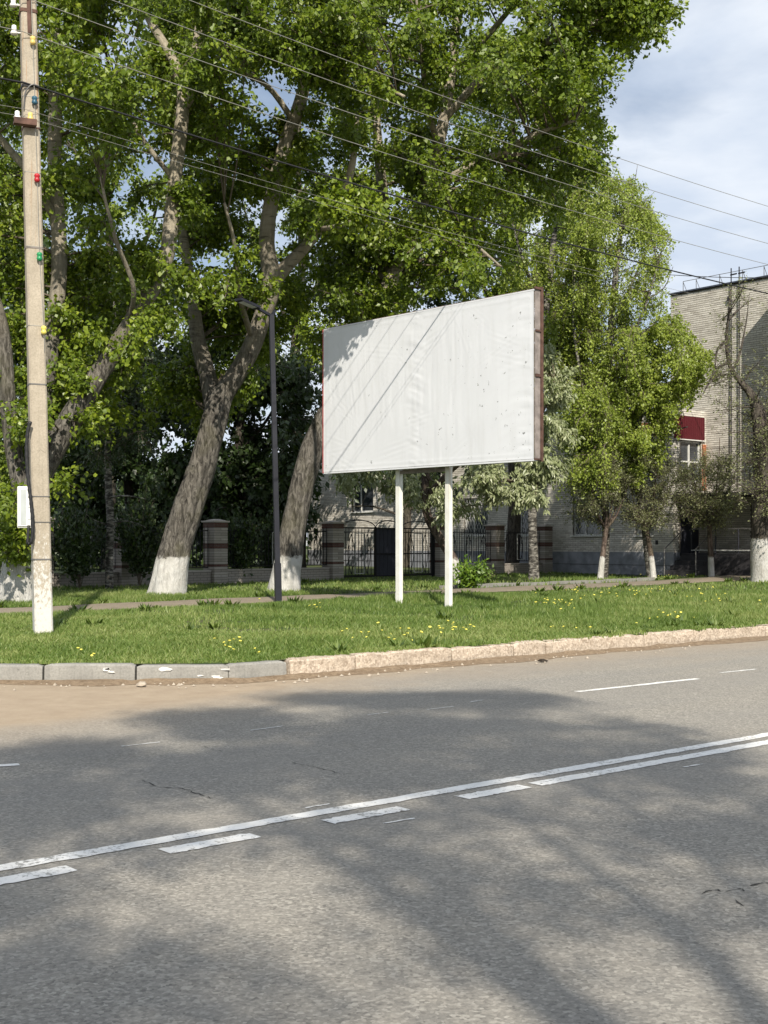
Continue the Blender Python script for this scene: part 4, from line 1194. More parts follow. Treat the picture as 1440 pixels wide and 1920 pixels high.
# ------------------------------------------------------------------ brick and iron fence with gate
FA = np.array([-8.75, 33.6]); FB = np.array([6.35, 50.1])
FDI = (FB - FA) / np.linalg.norm(FB - FA); FNO = np.array([FDI[1], -FDI[0]])     # outward, towards the path
def fence_s(px):
    k = (px - CX) / F; return (k * FA[1] - FA[0]) / (FDI[0] - k * FDI[1])
def build_fence():
    root = thing('brick_fence', 'low brick wall with brick pillars and wrought iron panels behind the trees', 'fence', (*FA, 0.3))
    an = math.atan2(FDI[1], FDI[0]); ca, sa = math.cos(an), math.sin(an)
    z0 = lambda s: float(zlawn(*(FA + FDI * s))) - 0.03
    pc = [fence_s(p) for p in (-60, 75, 232, 404, 624, 824, 928, 1019)]
    bmesh_ = {}
    for m in ('brick_grey', 'brick_red'):
        mb = MB(); mb.box((0, 0, 0.0325), (0.51, 0.25, 0.065)); bmesh_[m] = mb.mesh('brick', [M[m]])
    pw = 0.54; PH = 1.86
    for k, s in enumerate(pc):
        p = FA + FDI * s; zb = z0(s)
        h = obj('pillar', None, root); h.location = (p[0] - FA[0], p[1] - FA[1], zb - 0.3); h.rotation_euler = (0, 0, an)
        mb = MB(); mb.box((0, 0, PH / 2), (0.49, 0.49, PH)); mb.build('mortar_core', M['mortar'], h)
        if k >= 2:
            n = int(PH / 0.077)
            for c in range(n):
                red = c in (n - 1, n - 2, n - 9, n - 10, n - 17)
                for sg in (-1, 1):
                    b = obj('brick', bmesh_['brick_red' if red else 'brick_grey'], h)
                    b.location = (0, sg * 0.131, c * 0.077) if c % 2 == 0 else (sg * 0.131, 0, c * 0.077)
                    b.rotation_euler = (0, 0, (0 if c % 2 == 0 else math.pi / 2) + random.uniform(-.01, .01))
                    if red: b.scale = (1.03, 1.03, 1)
        else:
            mb = MB()
            for c in range(int(PH / 0.077)):
                for sg in (-1, 1): mb.box((0, sg * 0.131, c * 0.077 + 0.0325) if c % 2 == 0 else (sg * 0.131, 0, c * 0.077 + 0.0325), (0.51, 0.25, 0.065) if c % 2 == 0 else (0.25, 0.51, 0.065))
            o = mb.build('brickwork', M['brick_grey'], h); o['kind'] = 'stuff'
        mb = MB(); mb.box((0, 0, PH + 0.01), (0.6, 0.6, 0.05)); mb.box((0, 0, PH + 0.06), (0.5, 0.5, 0.05), None, 0, 0.3); mb.build('cap', M['brick_grey'], h)
    # panels and low walls
    for k, (a, b) in enumerate(zip(pc[:-1], pc[1:])):
        if k == 4: continue      # the gate
        a2, b2 = a + 0.27, b - 0.27; L = b2 - a2
        p = FA + FDI * a2; zb = z0((a + b) / 2)
        lw = obj('low_wall', None, root); lw.location = (p[0] - FA[0], p[1] - FA[1], zb - 0.3); lw.rotation_euler = (0, 0, an)
        mb = MB(); mb.box((L / 2, 0, 0.2), (L, 0.23, 0.40)); mb.build('mortar_core', M['mortar'], lw)
        mb = MB(); r = np.random.default_rng(k)
        for c in range(5):
            x = -0.13 if c % 2 else 0.0
            while x < L:
                x0, x1 = max(x, 0), min(x + 0.25, L)
                if x1 - x0 > 0.05: mb.box(((x0 + x1) / 2, 0, c * 0.077 + 0.0325), (x1 - x0, 0.25 + r.uniform(-.004, .004), 0.065))
                x += 0.262
        o = mb.build('brickwork', M['brick_grey'], lw); o['kind'] = 'stuff'
        mb = MB(); mb.box((L / 2, 0, 0.415), (L, 0.29, 0.05)); mb.build('coping', M['brick_grey'], lw)
        ip = obj('iron_panel', None, root); ip.location = lw.location; ip.rotation_euler = (0, 0, an)
        iron_panel(ip, 0.02, L - 0.02, 0.52, 1.72, k)
    # gate
    ga, gb = pc[4] + 0.30, pc[5] - 0.30; p = FA + FDI * ga; zb = z0((ga + gb) / 2); L = gb - ga
    g = thing('iron_gate', 'black wrought iron double gate with dark sheet leaf between brick pillars', 'gate', (p[0], p[1], zb))
    g.rotation_euler = (0, 0, an)
    for x in (0.04, L - 0.04):
        mb = MB(); mb.box((x, 0, 0.93), (0.08, 0.08, 1.9)); mb.build('gate_post', M['iron'], g)
    def leaf(x0, x1, sheet, off):
        h = obj('gate_leaf', None, g); h.location = (0, off, 0)
        mb = MB()
        for q in ((x0, 0.1, x0, 1.75), (x1, 0.1, x1, 1.75)): mb.bar((q[0], 0, q[1]), (q[2], 0, q[3]), 0.045)
        for z in (0.1, 0.85, 1.72): mb.bar((x0 + .024, 0, z), (x1 - .024, 0, z), 0.04)
        mb.build('frame', M['iron'], h)
        if sheet:
            n = max(3, int((x1 - x0) / 0.2)); w = (x1 - x0) / n
            for i in range(n):
                mb = MB(); mb.box((x0 + w * (i + .5), 0.03, 0.92), (w * 0.94, 0.015, 1.62)); mb.build('board', M['gate_board'], h)
        else:
            iron_panel(h, x0 + 0.05, x1 - 0.05, 0.14, 1.70, 3, True)
        n = 16; a = np.linspace(0, np.pi, n); mb = MB()
        mb.tube(np.stack([(x0 + x1) / 2 + (x1 - x0) / 2 * np.cos(a), np.zeros(n), 1.74 + 0.24 * np.sin(a)], 1), 0.018, 5); mb.build('arch', M['iron'], h)
    leaf(0.10, L * 0.36, False, 0.0); leaf(L * 0.37, L * 0.63, True, 0.02); leaf(L * 0.64, L - 0.10, False, 0.0)
def iron_panel(h, x0, x1, z0, z1, seed, gate=False):
    n = max(3, int((x1 - x0) / 0.14)); 
    for z in (z0, z1 - 0.12):
        mb = MB(); mb.bar((x0, 0, z), (x1, 0, z), 0.03, 0.03); mb.build('rail', M['iron'], h)
    for i in range(n + 1):
        x = x0 + (x1 - x0) * i / n
        mb = MB(); mb.bar((x, 0, z0 + 0.016), (x, 0, z1 - 0.136), 0.018); mb.add([[x - .018, 0, z1 - 0.10], [x, -.018, z1 - 0.10], [x + .018, 0, z1 - 0.10], [x, .018, z1 - 0.10], [x, 0, z1 + 0.06]], [[0, 1, 4], [1, 2, 4], [2, 3, 4], [3, 0, 4]])
        mb.build('bar', M['iron'], h)
    # scroll ornaments
    m = max(1, int((x1 - x0) / 0.75))
    for i in range(m):
        cx = x0 + (x1 - x0) * (i + 0.5) / m; cz = (z0 + z1 - 0.1) / 2; t = np.linspace(0, 1, 18); mb = MB()
        for sg in (-1, 1):
            mb.tube(np.stack([cx + sg * 0.16 * np.sin(np.pi * t), np.full(18, -0.03), z0 + 0.05 + (z1 - z0 - 0.24) * t], 1), 0.012, 5)
            a = np.linspace(0, 4.5, 14); rr = 0.03 + 0.018 * a
            mb.tube(np.stack([cx + sg * (0.12 + rr * np.cos(a) * 0.8), np.full(14, -0.03), cz + 0.2 + rr * np.sin(a)], 1), 0.009, 5)
        mb.build('scroll', M['iron'], h)
    # pale rectangular frame in the middle of the panel
    cx = (x0 + x1) / 2; w = 0.22; mb = MB(); a, b = z0 + 0.06, z1 - 0.16
    mb.bar((cx - w, -0.045, a), (cx - w, -0.045, b), 0.022); mb.bar((cx + w, -0.045, a), (cx + w, -0.045, b), 0.022)
    mb.bar((cx - w + .012, -0.045, a), (cx + w - .012, -0.045, a), 0.022); mb.bar((cx - w + .012, -0.045, b), (cx + w - .012, -0.045, b), 0.022)
    mb.build('pale_frame', M['iron_white'], h)
build_fence()

# ------------------------------------------------------------------ trees
def kites(b, l, nrm, length, width, fold):
    """leaf quads: base b, direction l, normal nrm"""
    l = l / (np.linalg.norm(l, axis=1, keepdims=True) + 1e-9)
    s = np.cross(l, nrm); s /= np.linalg.norm(s, axis=1, keepdims=True) + 1e-9
    n = np.cross(s, l)
    L = length[:, None]; w = width[:, None]
    mid = b + l * L * 0.42 + n * (w * fold[:, None])
    v = np.stack([b, mid + s * w * 0.5, b + l * L, mid - s * w * 0.5], 1)
    f = np.arange(len(b) * 4).reshape(-1, 4)
    return v.reshape(-1, 3), f

def trunk_tube(pl, sides, rough, seed):
    v, f = None, None
    p = pl[:, :3]; r = pl[:, 3]
    K = len(p)
    vv, ff = tubes(p[None], r[None], sides)
    c = np.repeat(p, sides, axis=0); d = vv - c; rad = np.linalg.norm(d, axis=1, keepdims=True) + 1e-9; dn = d / rad
    q = np.c_[dn[:, :2] * 3.2, vv[:, 2:] * 0.5 + seed * 3]
    h = (fbm(q, seed, 4) - 0.46) * 2
    ridge = np.abs(fbm(np.c_[dn[:, :2] * 6.5, vv[:, 2:] * 1.1 + seed], seed + 13, 3) - 0.44) * 2
    h = h + (0.55 - ridge * 1.6) * (0.9 if sides > 24 else 0.3)
    q2 = np.c_[vv * 1.3 + seed]
    h2 = (fbm(q2, seed + 7, 3) - 0.44) * 2
    vv = c + dn * rad * (1 + rough * h + rough * 0.8 * h2)[:, None]
    return vv, ff

def grow(name, label, cat, limbs, regions, leaf, bark='bark_poplar', group=None, seed=1, sides=18, rough=0.13, twig_mat='bark_twig', step=0.22, flare=None):
    """limbs: polylines of (px,py,d,r) or world (x,y,z,r,'w'); regions: dicts with poly, d, sd, n, maxlen.
    leaf: dict mat,len,wid,per,twigs,tl,droop,hang"""
    r = np.random.default_rng(seed)
    W_ = []
    for lb in limbs:
        pts = np.array([[*P(a, b, c), e] for a, b, c, e in lb])
        W_.append(pts)
    base = W_[0][0, :3].copy(); base[2] = float(zlawn(base[0], base[1])) if flare is None else flare
    root = thing(name, label, cat, base, group)
    V = []; Fq = []; nv = 0; skel = []
    for k, pts in enumerate(W_):
        if k == 0:
            pts[0, 2] = base[2] - 0.12
            extra = pts[0].copy(); extra[:3] += (pts[1, :3] - pts[0, :3]) * 0.10; extra[3] = pts[0, 3]; pts = pts.copy(); pts[0, 3] *= (1.34 if bark == 'bark_poplar' else 1.22)
            pts = np.vstack([pts[:1], extra[None], pts[1:]])
        pl = catmull(pts, 0.11 if (k == 0 and bark == 'bark_poplar') else step); pl[:, 3] = np.maximum(pl[:, 3], 0.008)
        if k > 0: pl[:, :3] += (fbm(pl[:, :3] * 0.9 + k * 5, seed, 2)[:, None] - 0.37) * 0.10 * np.linspace(0, 1, len(pl))[:, None]
        sd = (44 if bark == 'bark_poplar' else sides) if k == 0 else (sides if pl[0, 3] > 0.1 else max(6, sides // 2))
        v, f = trunk_tube(pl, sd, rough, seed + k)
        V.append(v); Fq.append(f + nv); nv += len(v)
        tip = np.arange(nv - sd, nv); V.append(pl[-1:, :3]); 
        Fq.append(np.stack([tip, np.roll(tip, -1), np.full(sd, nv), np.full(sd, nv)], 1)); nv += 1
        skel.append(pl)
    allf = np.concatenate(Fq)
    tri = allf[allf[:, 2] == allf[:, 3]][:, :3]; quad = allf[allf[:, 2] != allf[:, 3]]
    part('trunk', np_mesh('trunk', np.concatenate(V), [quad, tri], [M[bark]], smooth=True), root)
    sk = np.concatenate(skel)
    sk_ok = sk[(sk[:, 2] > 2.0) | (len(sk) < 30)] if sk[:, 2].max() > 4 else sk
    bs = []; be = []
    for rg in regions:
        poly = np.array(rg['poly'], float); lo, hi = poly.min(0), poly.max(0)
        n = rg['n']; m = n * 14
        px = r.uniform(lo[0], hi[0], m); py = r.uniform(lo[1], hi[1], m); d = rg['d'] + r.normal(0, rg['sd'], m)
        if 'dslope' in rg: d = d + rg['dslope'] * (px - (lo[0] + hi[0]) / 2)
        ok = in_poly(px, py, poly)
        t = np.stack([gx(px, d), d, CAMZ + (HY - py) / F * d], 1)
        nz_ = fbm(t * rg.get('ns', 0.55), seed + 3, 2)
        ok &= nz_ > rg.get('thr', 0.33)
        ok &= t[:, 2] > 0.5
        t = t[ok][:n]
        for q in t:
            dv = np.linalg.norm(sk_ok[:, :3] - q, axis=1) + 0.6 * np.maximum(0, sk_ok[:, 2] - q[2] + 0.3) * (0 if leaf.get('hang') else 1) + r.random(len(sk_ok)) * 0.5
            i = int(np.argmin(dv)); L = np.linalg.norm(sk_ok[i, :3] - q)
            if L < rg.get('maxlen', 5.0) : bs.append(sk_ok[i]); be.append(q)
    bs = np.array(bs); be = np.array(be)
    if not len(bs): return root
    N = len(bs); dv = be - bs[:, :3]; L = np.linalg.norm(dv, axis=1)
    ctrl = bs[:, :3] + dv * 0.5 + r.normal(0, 0.10, (N, 3)) * L[:, None] + np.array([0, 0, 1.0]) * (L * leaf.get('arch', 0.16))[:, None]
    K = 9; u = np.linspace(0, 1, K)[None, :, None]
    path = (1 - u) ** 2 * bs[:, None, :3] + 2 * u * (1 - u) * ctrl[:, None] + u ** 2 * be[:, None]
    path[:, 1:-1] += r.normal(0, 0.02, (N, K - 2, 3)) * L[:, None, None] * 0.6
    r0 = np.minimum(bs[:, 3] * 0.5, 0.008 + 0.009 * L); rad = r0[:, None] * (1 - 0.75 * np.linspace(0, 1, K)[None]) + 0.003
    bv, bf = tubes(path[:, ::2], rad[:, ::2], 4)
    # twigs
    T = leaf['twigs']; tu = r.uniform(leaf.get('t0', 0.30), 1.0, (N, T))
    if leaf.get('spread'):  tu = np.maximum(tu, 0)
    seg = np.clip((tu * (K - 1)).astype(int), 0, K - 2); fr = tu * (K - 1) - seg; ii = np.arange(N)[:, None]
    tb = path[ii, seg] * (1 - fr[..., None]) + path[ii, seg + 1] * fr[..., None]
    tang = path[ii, seg + 1] - path[ii, seg]; tang /= np.linalg.norm(tang, axis=2, keepdims=True) + 1e-9
    td = r.normal(0, 0.75, (N, T, 3)) + tang * 0.7 + np.array([0, 0, -1.0]) * leaf.get('droop', 0.35)
    td /= np.linalg.norm(td, axis=2, keepdims=True)
    tl = leaf['tl'] * r.uniform(0.55, 1.3, (N, T))
    te = tb + td * tl[..., None]
    tb = tb.reshape(-1, 3); te = te.reshape(-1, 3); td = td.reshape(-1, 3); tl = tl.reshape(-1)
    hang = leaf.get('hang', 0.0)
    mid = (tb + te) / 2 + np.array([0, 0, 1.0]) * (tl * 0.10)[:, None]
    if hang: 
        te = te + np.array([0, 0, -1.0]) * (hang * r.uniform(0.2, 1.0, len(te)))[:, None]; mid = (tb + te) / 2 + td * (tl * 0.45)[:, None]
    tw = np.stack([tb, mid, te], 1)
    tsel = tw if leaf.get('alltwigs') else tw[::2]
    tv, tf = tubes(tsel[:, [0, 2]] if not hang else tsel, np.broadcast_to(np.array([0.0055, 0.002] if not hang else [0.0055, 0.004, 0.002]), (len(tsel), 2 if not hang else 3)), 3)
    part('branches', np_mesh('branches', np.concatenate([bv, tv]), [np.concatenate([bf, tf + len(bv)])], [M[twig_mat]], smooth=True), root)['kind'] = 'stuff'
    # leaves
    per = leaf['per']; nt = len(tw)
    if per > 0:
        a = r.uniform(0.08, 1.05, (nt, per))[..., None]
        lp = (1 - a) ** 2 * tb[:, None] + 2 * a * (1 - a) * mid[:, None] + a ** 2 * te[:, None]
        lp = lp + r.normal(0, leaf.get('jit', 0.05), lp.shape); lp = lp.reshape(-1, 3)
        if leaf.get('clip') is not None:
            pass
        ld = r.normal(0, 0.6, lp.shape) + np.repeat(td, per, axis=0) * 0.5 + np.array([0, 0, -1.0]) * leaf.get('ldroop', 0.5)
        nr = r.normal(0, 0.55, lp.shape) + np.array([0.05, -0.45, 0.65])
        ln = leaf['len'] * (0.5 + 0.95 * r.random(len(lp)) ** 1.2); wd = ln * leaf['wid'] * r.uniform(0.8, 1.15, len(lp))
        kv, kf = kites(lp, ld, nr, ln, wd, r.uniform(-0.22, 0.05, len(lp)))
        tone = np.clip(0.52 * r.random(len(lp)) + 0.55 * np.repeat(fbm(tb * 0.9, seed + 11, 2), per) + 0.16 * np.repeat(r.random(nt), per) - 0.06, 0, 1)
        part('crown', np_mesh('crown', kv, [kf], [M[leaf['mat']]], attr=tone), root)
    return root

POP = dict(mat='leaf_poplar', len=0.106, wid=0.76, per=15, twigs=26, tl=0.50, droop=0.45, jit=0.06)
# outline of the poplars' common canopy in the photograph, split by tree
T1P = [(-140, -200), (330, -200), (420, 60), (430, 300), (350, 470), (330, 640), (250, 790), (160, 850), (150, 900), (0, 920), (-140, 930)]
T2P = [(300, -200), (700, -200), (690, 160), (640, 420), (600, 540), (480, 540), (300, 600), (330, 380), (290, 100)]
T2L = [(300, 560), (600, 540), (520, 620), (480, 720), (330, 830), (240, 820)]
T3P = [(560, -200), (1290, -200), (1262, 0), (1246, 50), (1180, 100), (1150, 130), (1140, 200), (1152, 290), (1110, 340), (1030, 420), (970, 500), (950, 560), (860, 560), (740, 600), (640, 640), (570, 660), (530, 560), (590, 300)]
grow('poplar_tree', 'leaning poplar with limewashed foot standing behind the concrete pole', 'tree',
     [[(30, 1136, 26.0, 0.37), (38, 1060, 26.0, 0.33), (48, 985, 26.0, 0.31), (66, 905, 26.1, 0.28), (105, 832, 26.2, 0.24), (150, 757, 26.3, 0.215), (190, 692, 26.4, 0.20), (265, 575, 26.6, 0.175), (310, 490, 26.8, 0.16), (322, 400, 27.0, 0.148), (332, 300, 27.1, 0.14), (343, 200, 27.2, 0.135), (338, 150, 27.3, 0.11), (318, 100, 27.4, 0.095), (275, 25, 27.6, 0.085), (250, -60, 27.8, 0.07), (240, -160, 28, 0.04)],
      [(343, 205, 27.2, 0.11), (356, 150, 27.3, 0.10), (368, 80, 27.3, 0.09), (376, 0, 27.2, 0.08), (380, -120, 27, 0.05)],
      [(345, 205, 27.2, 0.09), (372, 165, 27.0, 0.08), (420, 135, 26.8, 0.07), (485, 112, 26.6, 0.06), (560, 102, 26.4, 0.045), (640, 128, 26.2, 0.03), (720, 165, 26.0, 0.02)],
      [(58, 930, 26.0, 0.22), (72, 820, 26.4, 0.20), (95, 650, 26.9, 0.18), (112, 500, 27.2, 0.165), (103, 300, 27.5, 0.15), (104, 150, 27.7, 0.135), (100, 0, 28, 0.11), (95, -160, 28.2, 0.06)],
      [(50, 970, 26.0, 0.2), (22, 820, 26.0, 0.17), (8, 650, 25.8, 0.15), (-12, 560, 25.6, 0.13), (-60, 430, 25.4, 0.1), (-110, 300, 25, 0.06)],
      [(108, 420, 27.3, 0.09), (60, 330, 27.0, 0.085), (20, 285, 26.8, 0.08), (-20, 230, 26.5, 0.07), (-70, 120, 26, 0.04)],
      [(240, 612, 26.5, 0.06), (250, 540, 25.6, 0.05), (215, 440, 25, 0.04), (190, 330, 24.6, 0.02)],
      [(328, 340, 27.1, 0.06), (260, 250, 26.6, 0.05), (210, 150, 26.2, 0.035), (190, 60, 26, 0.02)]],
     [dict(poly=T1P, d=27.7, sd=1.5, n=240, maxlen=4.2, thr=0.335, ns=0.6), dict(poly=[(-140, 830), (60, 860), (150, 850), (130, 930), (0, 960), (-140, 960)], d=24.6, sd=0.6, n=3, maxlen=6, thr=0.1),
      dict(poly=[(-140, -180), (420, -180), (400, 120), (250, 190), (0, 130), (-140, 100)], d=23.4, sd=0.9, n=46, maxlen=6, thr=0.30),
      dict(poly=[(470, 60), (560, 40), (740, 110), (740, 210), (560, 170)], d=26.3, sd=0.4, n=12, maxlen=3, thr=0.0),
      dict(poly=[(14, 985), (52, 985), (56, 1045), (16, 1050)], d=25.45, sd=0.1, n=4, maxlen=6, thr=0.0)], POP, seed=3)
grow('poplar_tree', 'forked poplar with broad limewashed foot leaning towards the dark lamp post', 'tree',
     [[(312, 1120, 30.0, 0.44), (326, 1045, 30.0, 0.36), (350, 960, 30.0, 0.325), (380, 870, 30.0, 0.31), (400, 795, 30.0, 0.30), (415, 745, 30.0, 0.265), (442, 705, 29.9, 0.225), (470, 655, 29.8, 0.21), (492, 595, 29.7, 0.20), (508, 545, 29.6, 0.20), (508, 510, 29.5, 0.20), (500, 465, 29.4, 0.175), (503, 410, 29.3, 0.165), (516, 340, 29.2, 0.16), (535, 270, 29.1, 0.15), (560, 200, 29.0, 0.14), (585, 110, 28.9, 0.12), (605, 30, 28.8, 0.10), (618, -60, 28.7, 0.08), (630, -170, 28.6, 0.04)],
      [(405, 770, 30.0, 0.24), (388, 700, 30.2, 0.205), (372, 640, 30.4, 0.18), (362, 560, 30.6, 0.15), (345, 450, 30.8, 0.12), (330, 330, 31, 0.10), (310, 200, 31.2, 0.07), (300, 80, 31.3, 0.04)],
      [(508, 535, 29.6, 0.17), (535, 500, 29.5, 0.155), (570, 465, 29.3, 0.13), (620, 400, 29.0, 0.11), (655, 330, 28.6, 0.085), (670, 220, 28.2, 0.05)],
      [(550, 225, 29.0, 0.07), (500, 160, 28.5, 0.06), (430, 120, 28, 0.05), (380, 60, 27.6, 0.03)],
      [(575, 140, 28.9, 0.07), (640, 110, 28.3, 0.06), (700, 150, 27.6, 0.05), (760, 180, 27, 0.03)],
      [(475, 640, 29.8, 0.07), (450, 560, 28.6, 0.06), (440, 470, 27.8, 0.045), (420, 380, 27.2, 0.03)],
      [(600, 430, 29.0, 0.06), (630, 425, 27, 0.05), (650, 420, 25, 0.035), (655, 415, 23.6, 0.02)]],
     [dict(poly=T2P, d=30.7, sd=1.6, n=200, maxlen=4.2, thr=0.335, ns=0.6), dict(poly=[(300, -190), (720, -190), (690, 60), (560, 110), (380, 90)], d=25.6, sd=1.0, n=44, maxlen=6, thr=0.30), dict(poly=T2L, d=32.2, sd=0.7, n=60, maxlen=5, thr=0.30), dict(poly=[(610, 365), (690, 350), (715, 385), (640, 400)], d=23.6, sd=0.25, n=5, maxlen=3, thr=0.0)], POP, seed=5)
grow('poplar_tree', 'poplar with limewashed foot whose trunk runs up behind the billboard', 'tree',
     [[(531, 1111, 32.5, 0.41), (541, 1045, 32.5, 0.32), (556, 955, 32.5, 0.305), (583, 855, 32.5, 0.30), (618, 772, 32.5, 0.29), (664, 682, 32.4, 0.29), (700, 607, 32.3, 0.275), (718, 560, 32.2, 0.26), (732, 525, 32.1, 0.20), (752, 480, 32.0, 0.175), (785, 400, 31.8, 0.155), (812, 305, 31.6, 0.145), (830, 235, 31.5, 0.13), (848, 120, 31.3, 0.11), (860, 0, 31.1, 0.09), (870, -150, 31, 0.05)],
      [(718, 565, 32.2, 0.18), (716, 480, 32.4, 0.165), (719, 400, 32.6, 0.15), (712, 310, 32.8, 0.13), (702, 200, 33, 0.11), (692, 90, 33.2, 0.09), (680, -80, 33.4, 0.05)],
      [(795, 370, 31.7, 0.10), (850, 330, 31.2, 0.095), (930, 290, 30.6, 0.08), (1010, 250, 30.0, 0.06), (1080, 225, 29.5, 0.03)],
      [(832, 225, 31.5, 0.10), (900, 150, 31.0, 0.095), (980, 100, 30.5, 0.085), (1070, 60, 30.0, 0.07), (1150, 30, 29.6, 0.05), (1220, 0, 29.2, 0.03)],
      [(820, 270, 31.5, 0.08), (800, 190, 30.2, 0.07), (790, 100, 29.2, 0.05), (780, 0, 28.4, 0.03)],
      [(845, 140, 31.3, 0.08), (920, 60, 30.8, 0.07), (1000, -40, 30.2, 0.05), (1060, -140, 29.8, 0.03)],
      [(770, 440, 31.9, 0.07), (820, 430, 31.0, 0.06), (880, 450, 30.2, 0.045), (940, 500, 29.6, 0.025)],
      [(716, 420, 32.5, 0.07), (670, 400, 33, 0.06), (620, 430, 33.5, 0.045), (570, 500, 34, 0.02)]],
     [dict(poly=T3P, d=32.4, sd=1.9, n=320, maxlen=4.6, thr=0.335, ns=0.6),
      dict(poly=[(690, -60), (1090, -60), (1100, 130), (980, 200), (760, 210)], d=28.6, sd=1.0, n=42, maxlen=5, thr=0.2),
      dict(poly=[(1060, -120), (1270, -120), (1258, 0), (1245, 45), (1178, 105), (1120, 130), (1060, 110)], d=29.8, sd=0.8, n=40, maxlen=4, thr=0.0)], POP, seed=9)

# pale drooping broad-leaf tree behind the right post
grow('broadleaf_tree', 'tree with long pale drooping leaves and leaning trunk behind the billboard posts', 'tree',
     [[(862, 1092, 38, 0.16), (850, 1050, 38, 0.15), (825, 1010, 38.2, 0.14), (800, 960, 38.5, 0.13), (800, 880, 38.8, 0.12), (830, 790, 39, 0.10), (880, 690, 39.2, 0.07), (930, 600, 39.4, 0.03)],
      [(800, 930, 38.6, 0.09), (860, 870, 38, 0.08), (930, 830, 37.4, 0.07), (1000, 800, 37, 0.05), (1040, 720, 36.8, 0.03)],
      [(805, 900, 38.7, 0.08), (760, 850, 38.4, 0.07), (700, 840, 38, 0.05), (640, 860, 37.6, 0.03)],
      [(880, 860, 37.8, 0.06), (950, 900, 37.2, 0.05), (1010, 905, 37, 0.03)]],
     [dict(poly=[(1000, 640), (1070, 650), (1065, 800), (1075, 900), (1040, 950), (960, 955), (890, 930), (860, 880), (1000, 860)], d=37, sd=0.8, n=46, maxlen=3.2, thr=0.2),
      dict(poly=[(620, 870), (860, 880), (900, 950), (820, 975), (700, 910), (620, 920)], d=38, sd=0.8, n=20, maxlen=3.4, thr=0.25),
      dict(poly=[(760, 560), (1010, 560), (1000, 860), (760, 860)], d=38.6, sd=0.9, n=26, maxlen=3, thr=0.3)],
     dict(mat='leaf_pale', len=0.155, wid=0.38, per=16, twigs=19, tl=0.40, droop=0.3, ldroop=1.15, jit=0.04), bark='bark_fruit', seed=21, sides=12)
# old birch by the end of the fence
grow('birch_tree', 'old birch with rough speckled trunk before the last fence pillar', 'tree',
     [[(1001, 1086, 43, 0.20), (1000, 1040, 43, 0.165), (998, 960, 43, 0.155), (1000, 880, 43, 0.17), (1008, 760, 43, 0.15), (1020, 620, 43.2, 0.13), (1035, 480, 43.4, 0.10), (1048, 370, 43.6, 0.05), (1054, 320, 43.8, 0.012)],
      [(1010, 740, 43, 0.08), (1050, 640, 42.6, 0.06), (1085, 560, 42.2, 0.04), (1110, 470, 42, 0.02)],
      [(1024, 590, 43.2, 0.07), (985, 500, 43, 0.05), (960, 420, 42.8, 0.03)]],
     [dict(poly=[(960, 420), (1010, 340), (1060, 270), (1120, 340), (1130, 520), (1120, 700), (1060, 760), (1010, 700), (960, 560)], d=43, sd=1.2, n=130, maxlen=4, thr=0.28)],
     dict(mat='leaf_birch', len=0.088, wid=0.75, per=15, twigs=20, tl=0.4, droop=0.6, hang=0.8, jit=0.05, arch=0.3), bark='bark_birch', seed=31, sides=14, rough=0.1)
# weeping birches by the building
grow('birch_tree', 'tall weeping birch with hanging light green strands before the brick wall', 'tree',
     [[(1132, 1086, 44, 0.14), (1136, 1000, 43.6, 0.13), (1132, 850, 42, 0.135), (1140, 700, 42, 0.12), (1150, 560, 42, 0.10), (1165, 430, 42, 0.06), (1176, 360, 42, 0.03), (1180, 330, 42, 0.012)],
      [(1135, 760, 42, 0.07), (1175, 660, 41.6, 0.055), (1215, 560, 41.3, 0.04), (1240, 470, 41, 0.02)],
      [(1132, 800, 42, 0.07), (1090, 700, 41.6, 0.055), (1075, 600, 41.3, 0.04), (1080, 480, 41, 0.02)],
      [(1145, 620, 42, 0.06), (1190, 520, 42.4, 0.045), (1235, 420, 42.8, 0.012)], [(1165, 440, 42, 0.03), (1185, 370, 42, 0.02), (1195, 310, 42, 0.006)], [(1190, 520, 42.4, 0.03), (1235, 480, 42.5, 0.02), (1258, 440, 42.5, 0.006)], [(1215, 560, 41.3, 0.03), (1245, 540, 41.2, 0.02), (1262, 500, 41, 0.006)], [(1140, 680, 42, 0.05), (1105, 560, 42.4, 0.04), (1100, 430, 42.6, 0.015)], [(1155, 520, 42, 0.05), (1120, 420, 41.8, 0.03), (1125, 350, 41.6, 0.012)], [(1138, 720, 42, 0.05), (1190, 640, 41.2, 0.035), (1235, 600, 40.8, 0.015)]],
     [dict(poly=[(1100, 390), (1150, 285), (1190, 290), (1200, 350), (1225, 380), (1260, 430), (1245, 520), (1235, 640), (1170, 760), (1150, 900), (1060, 900), (1040, 720), (1060, 520)], d=41.8, sd=1.3, n=190, maxlen=6, thr=0.30, ns=1.0),
      dict(poly=[(1050, 330), (1150, 300), (1250, 430), (1240, 640), (1150, 720), (1040, 700)], d=42.6, sd=1.0, n=28, maxlen=6, thr=0.2)],
     dict(mat='leaf_birch', len=0.078, wid=0.72, per=17, twigs=20, tl=0.38, droop=0.35, hang=0.75, jit=0.06, arch=0.12), bark='bark_birch', seed=33, sides=12, rough=0.08)
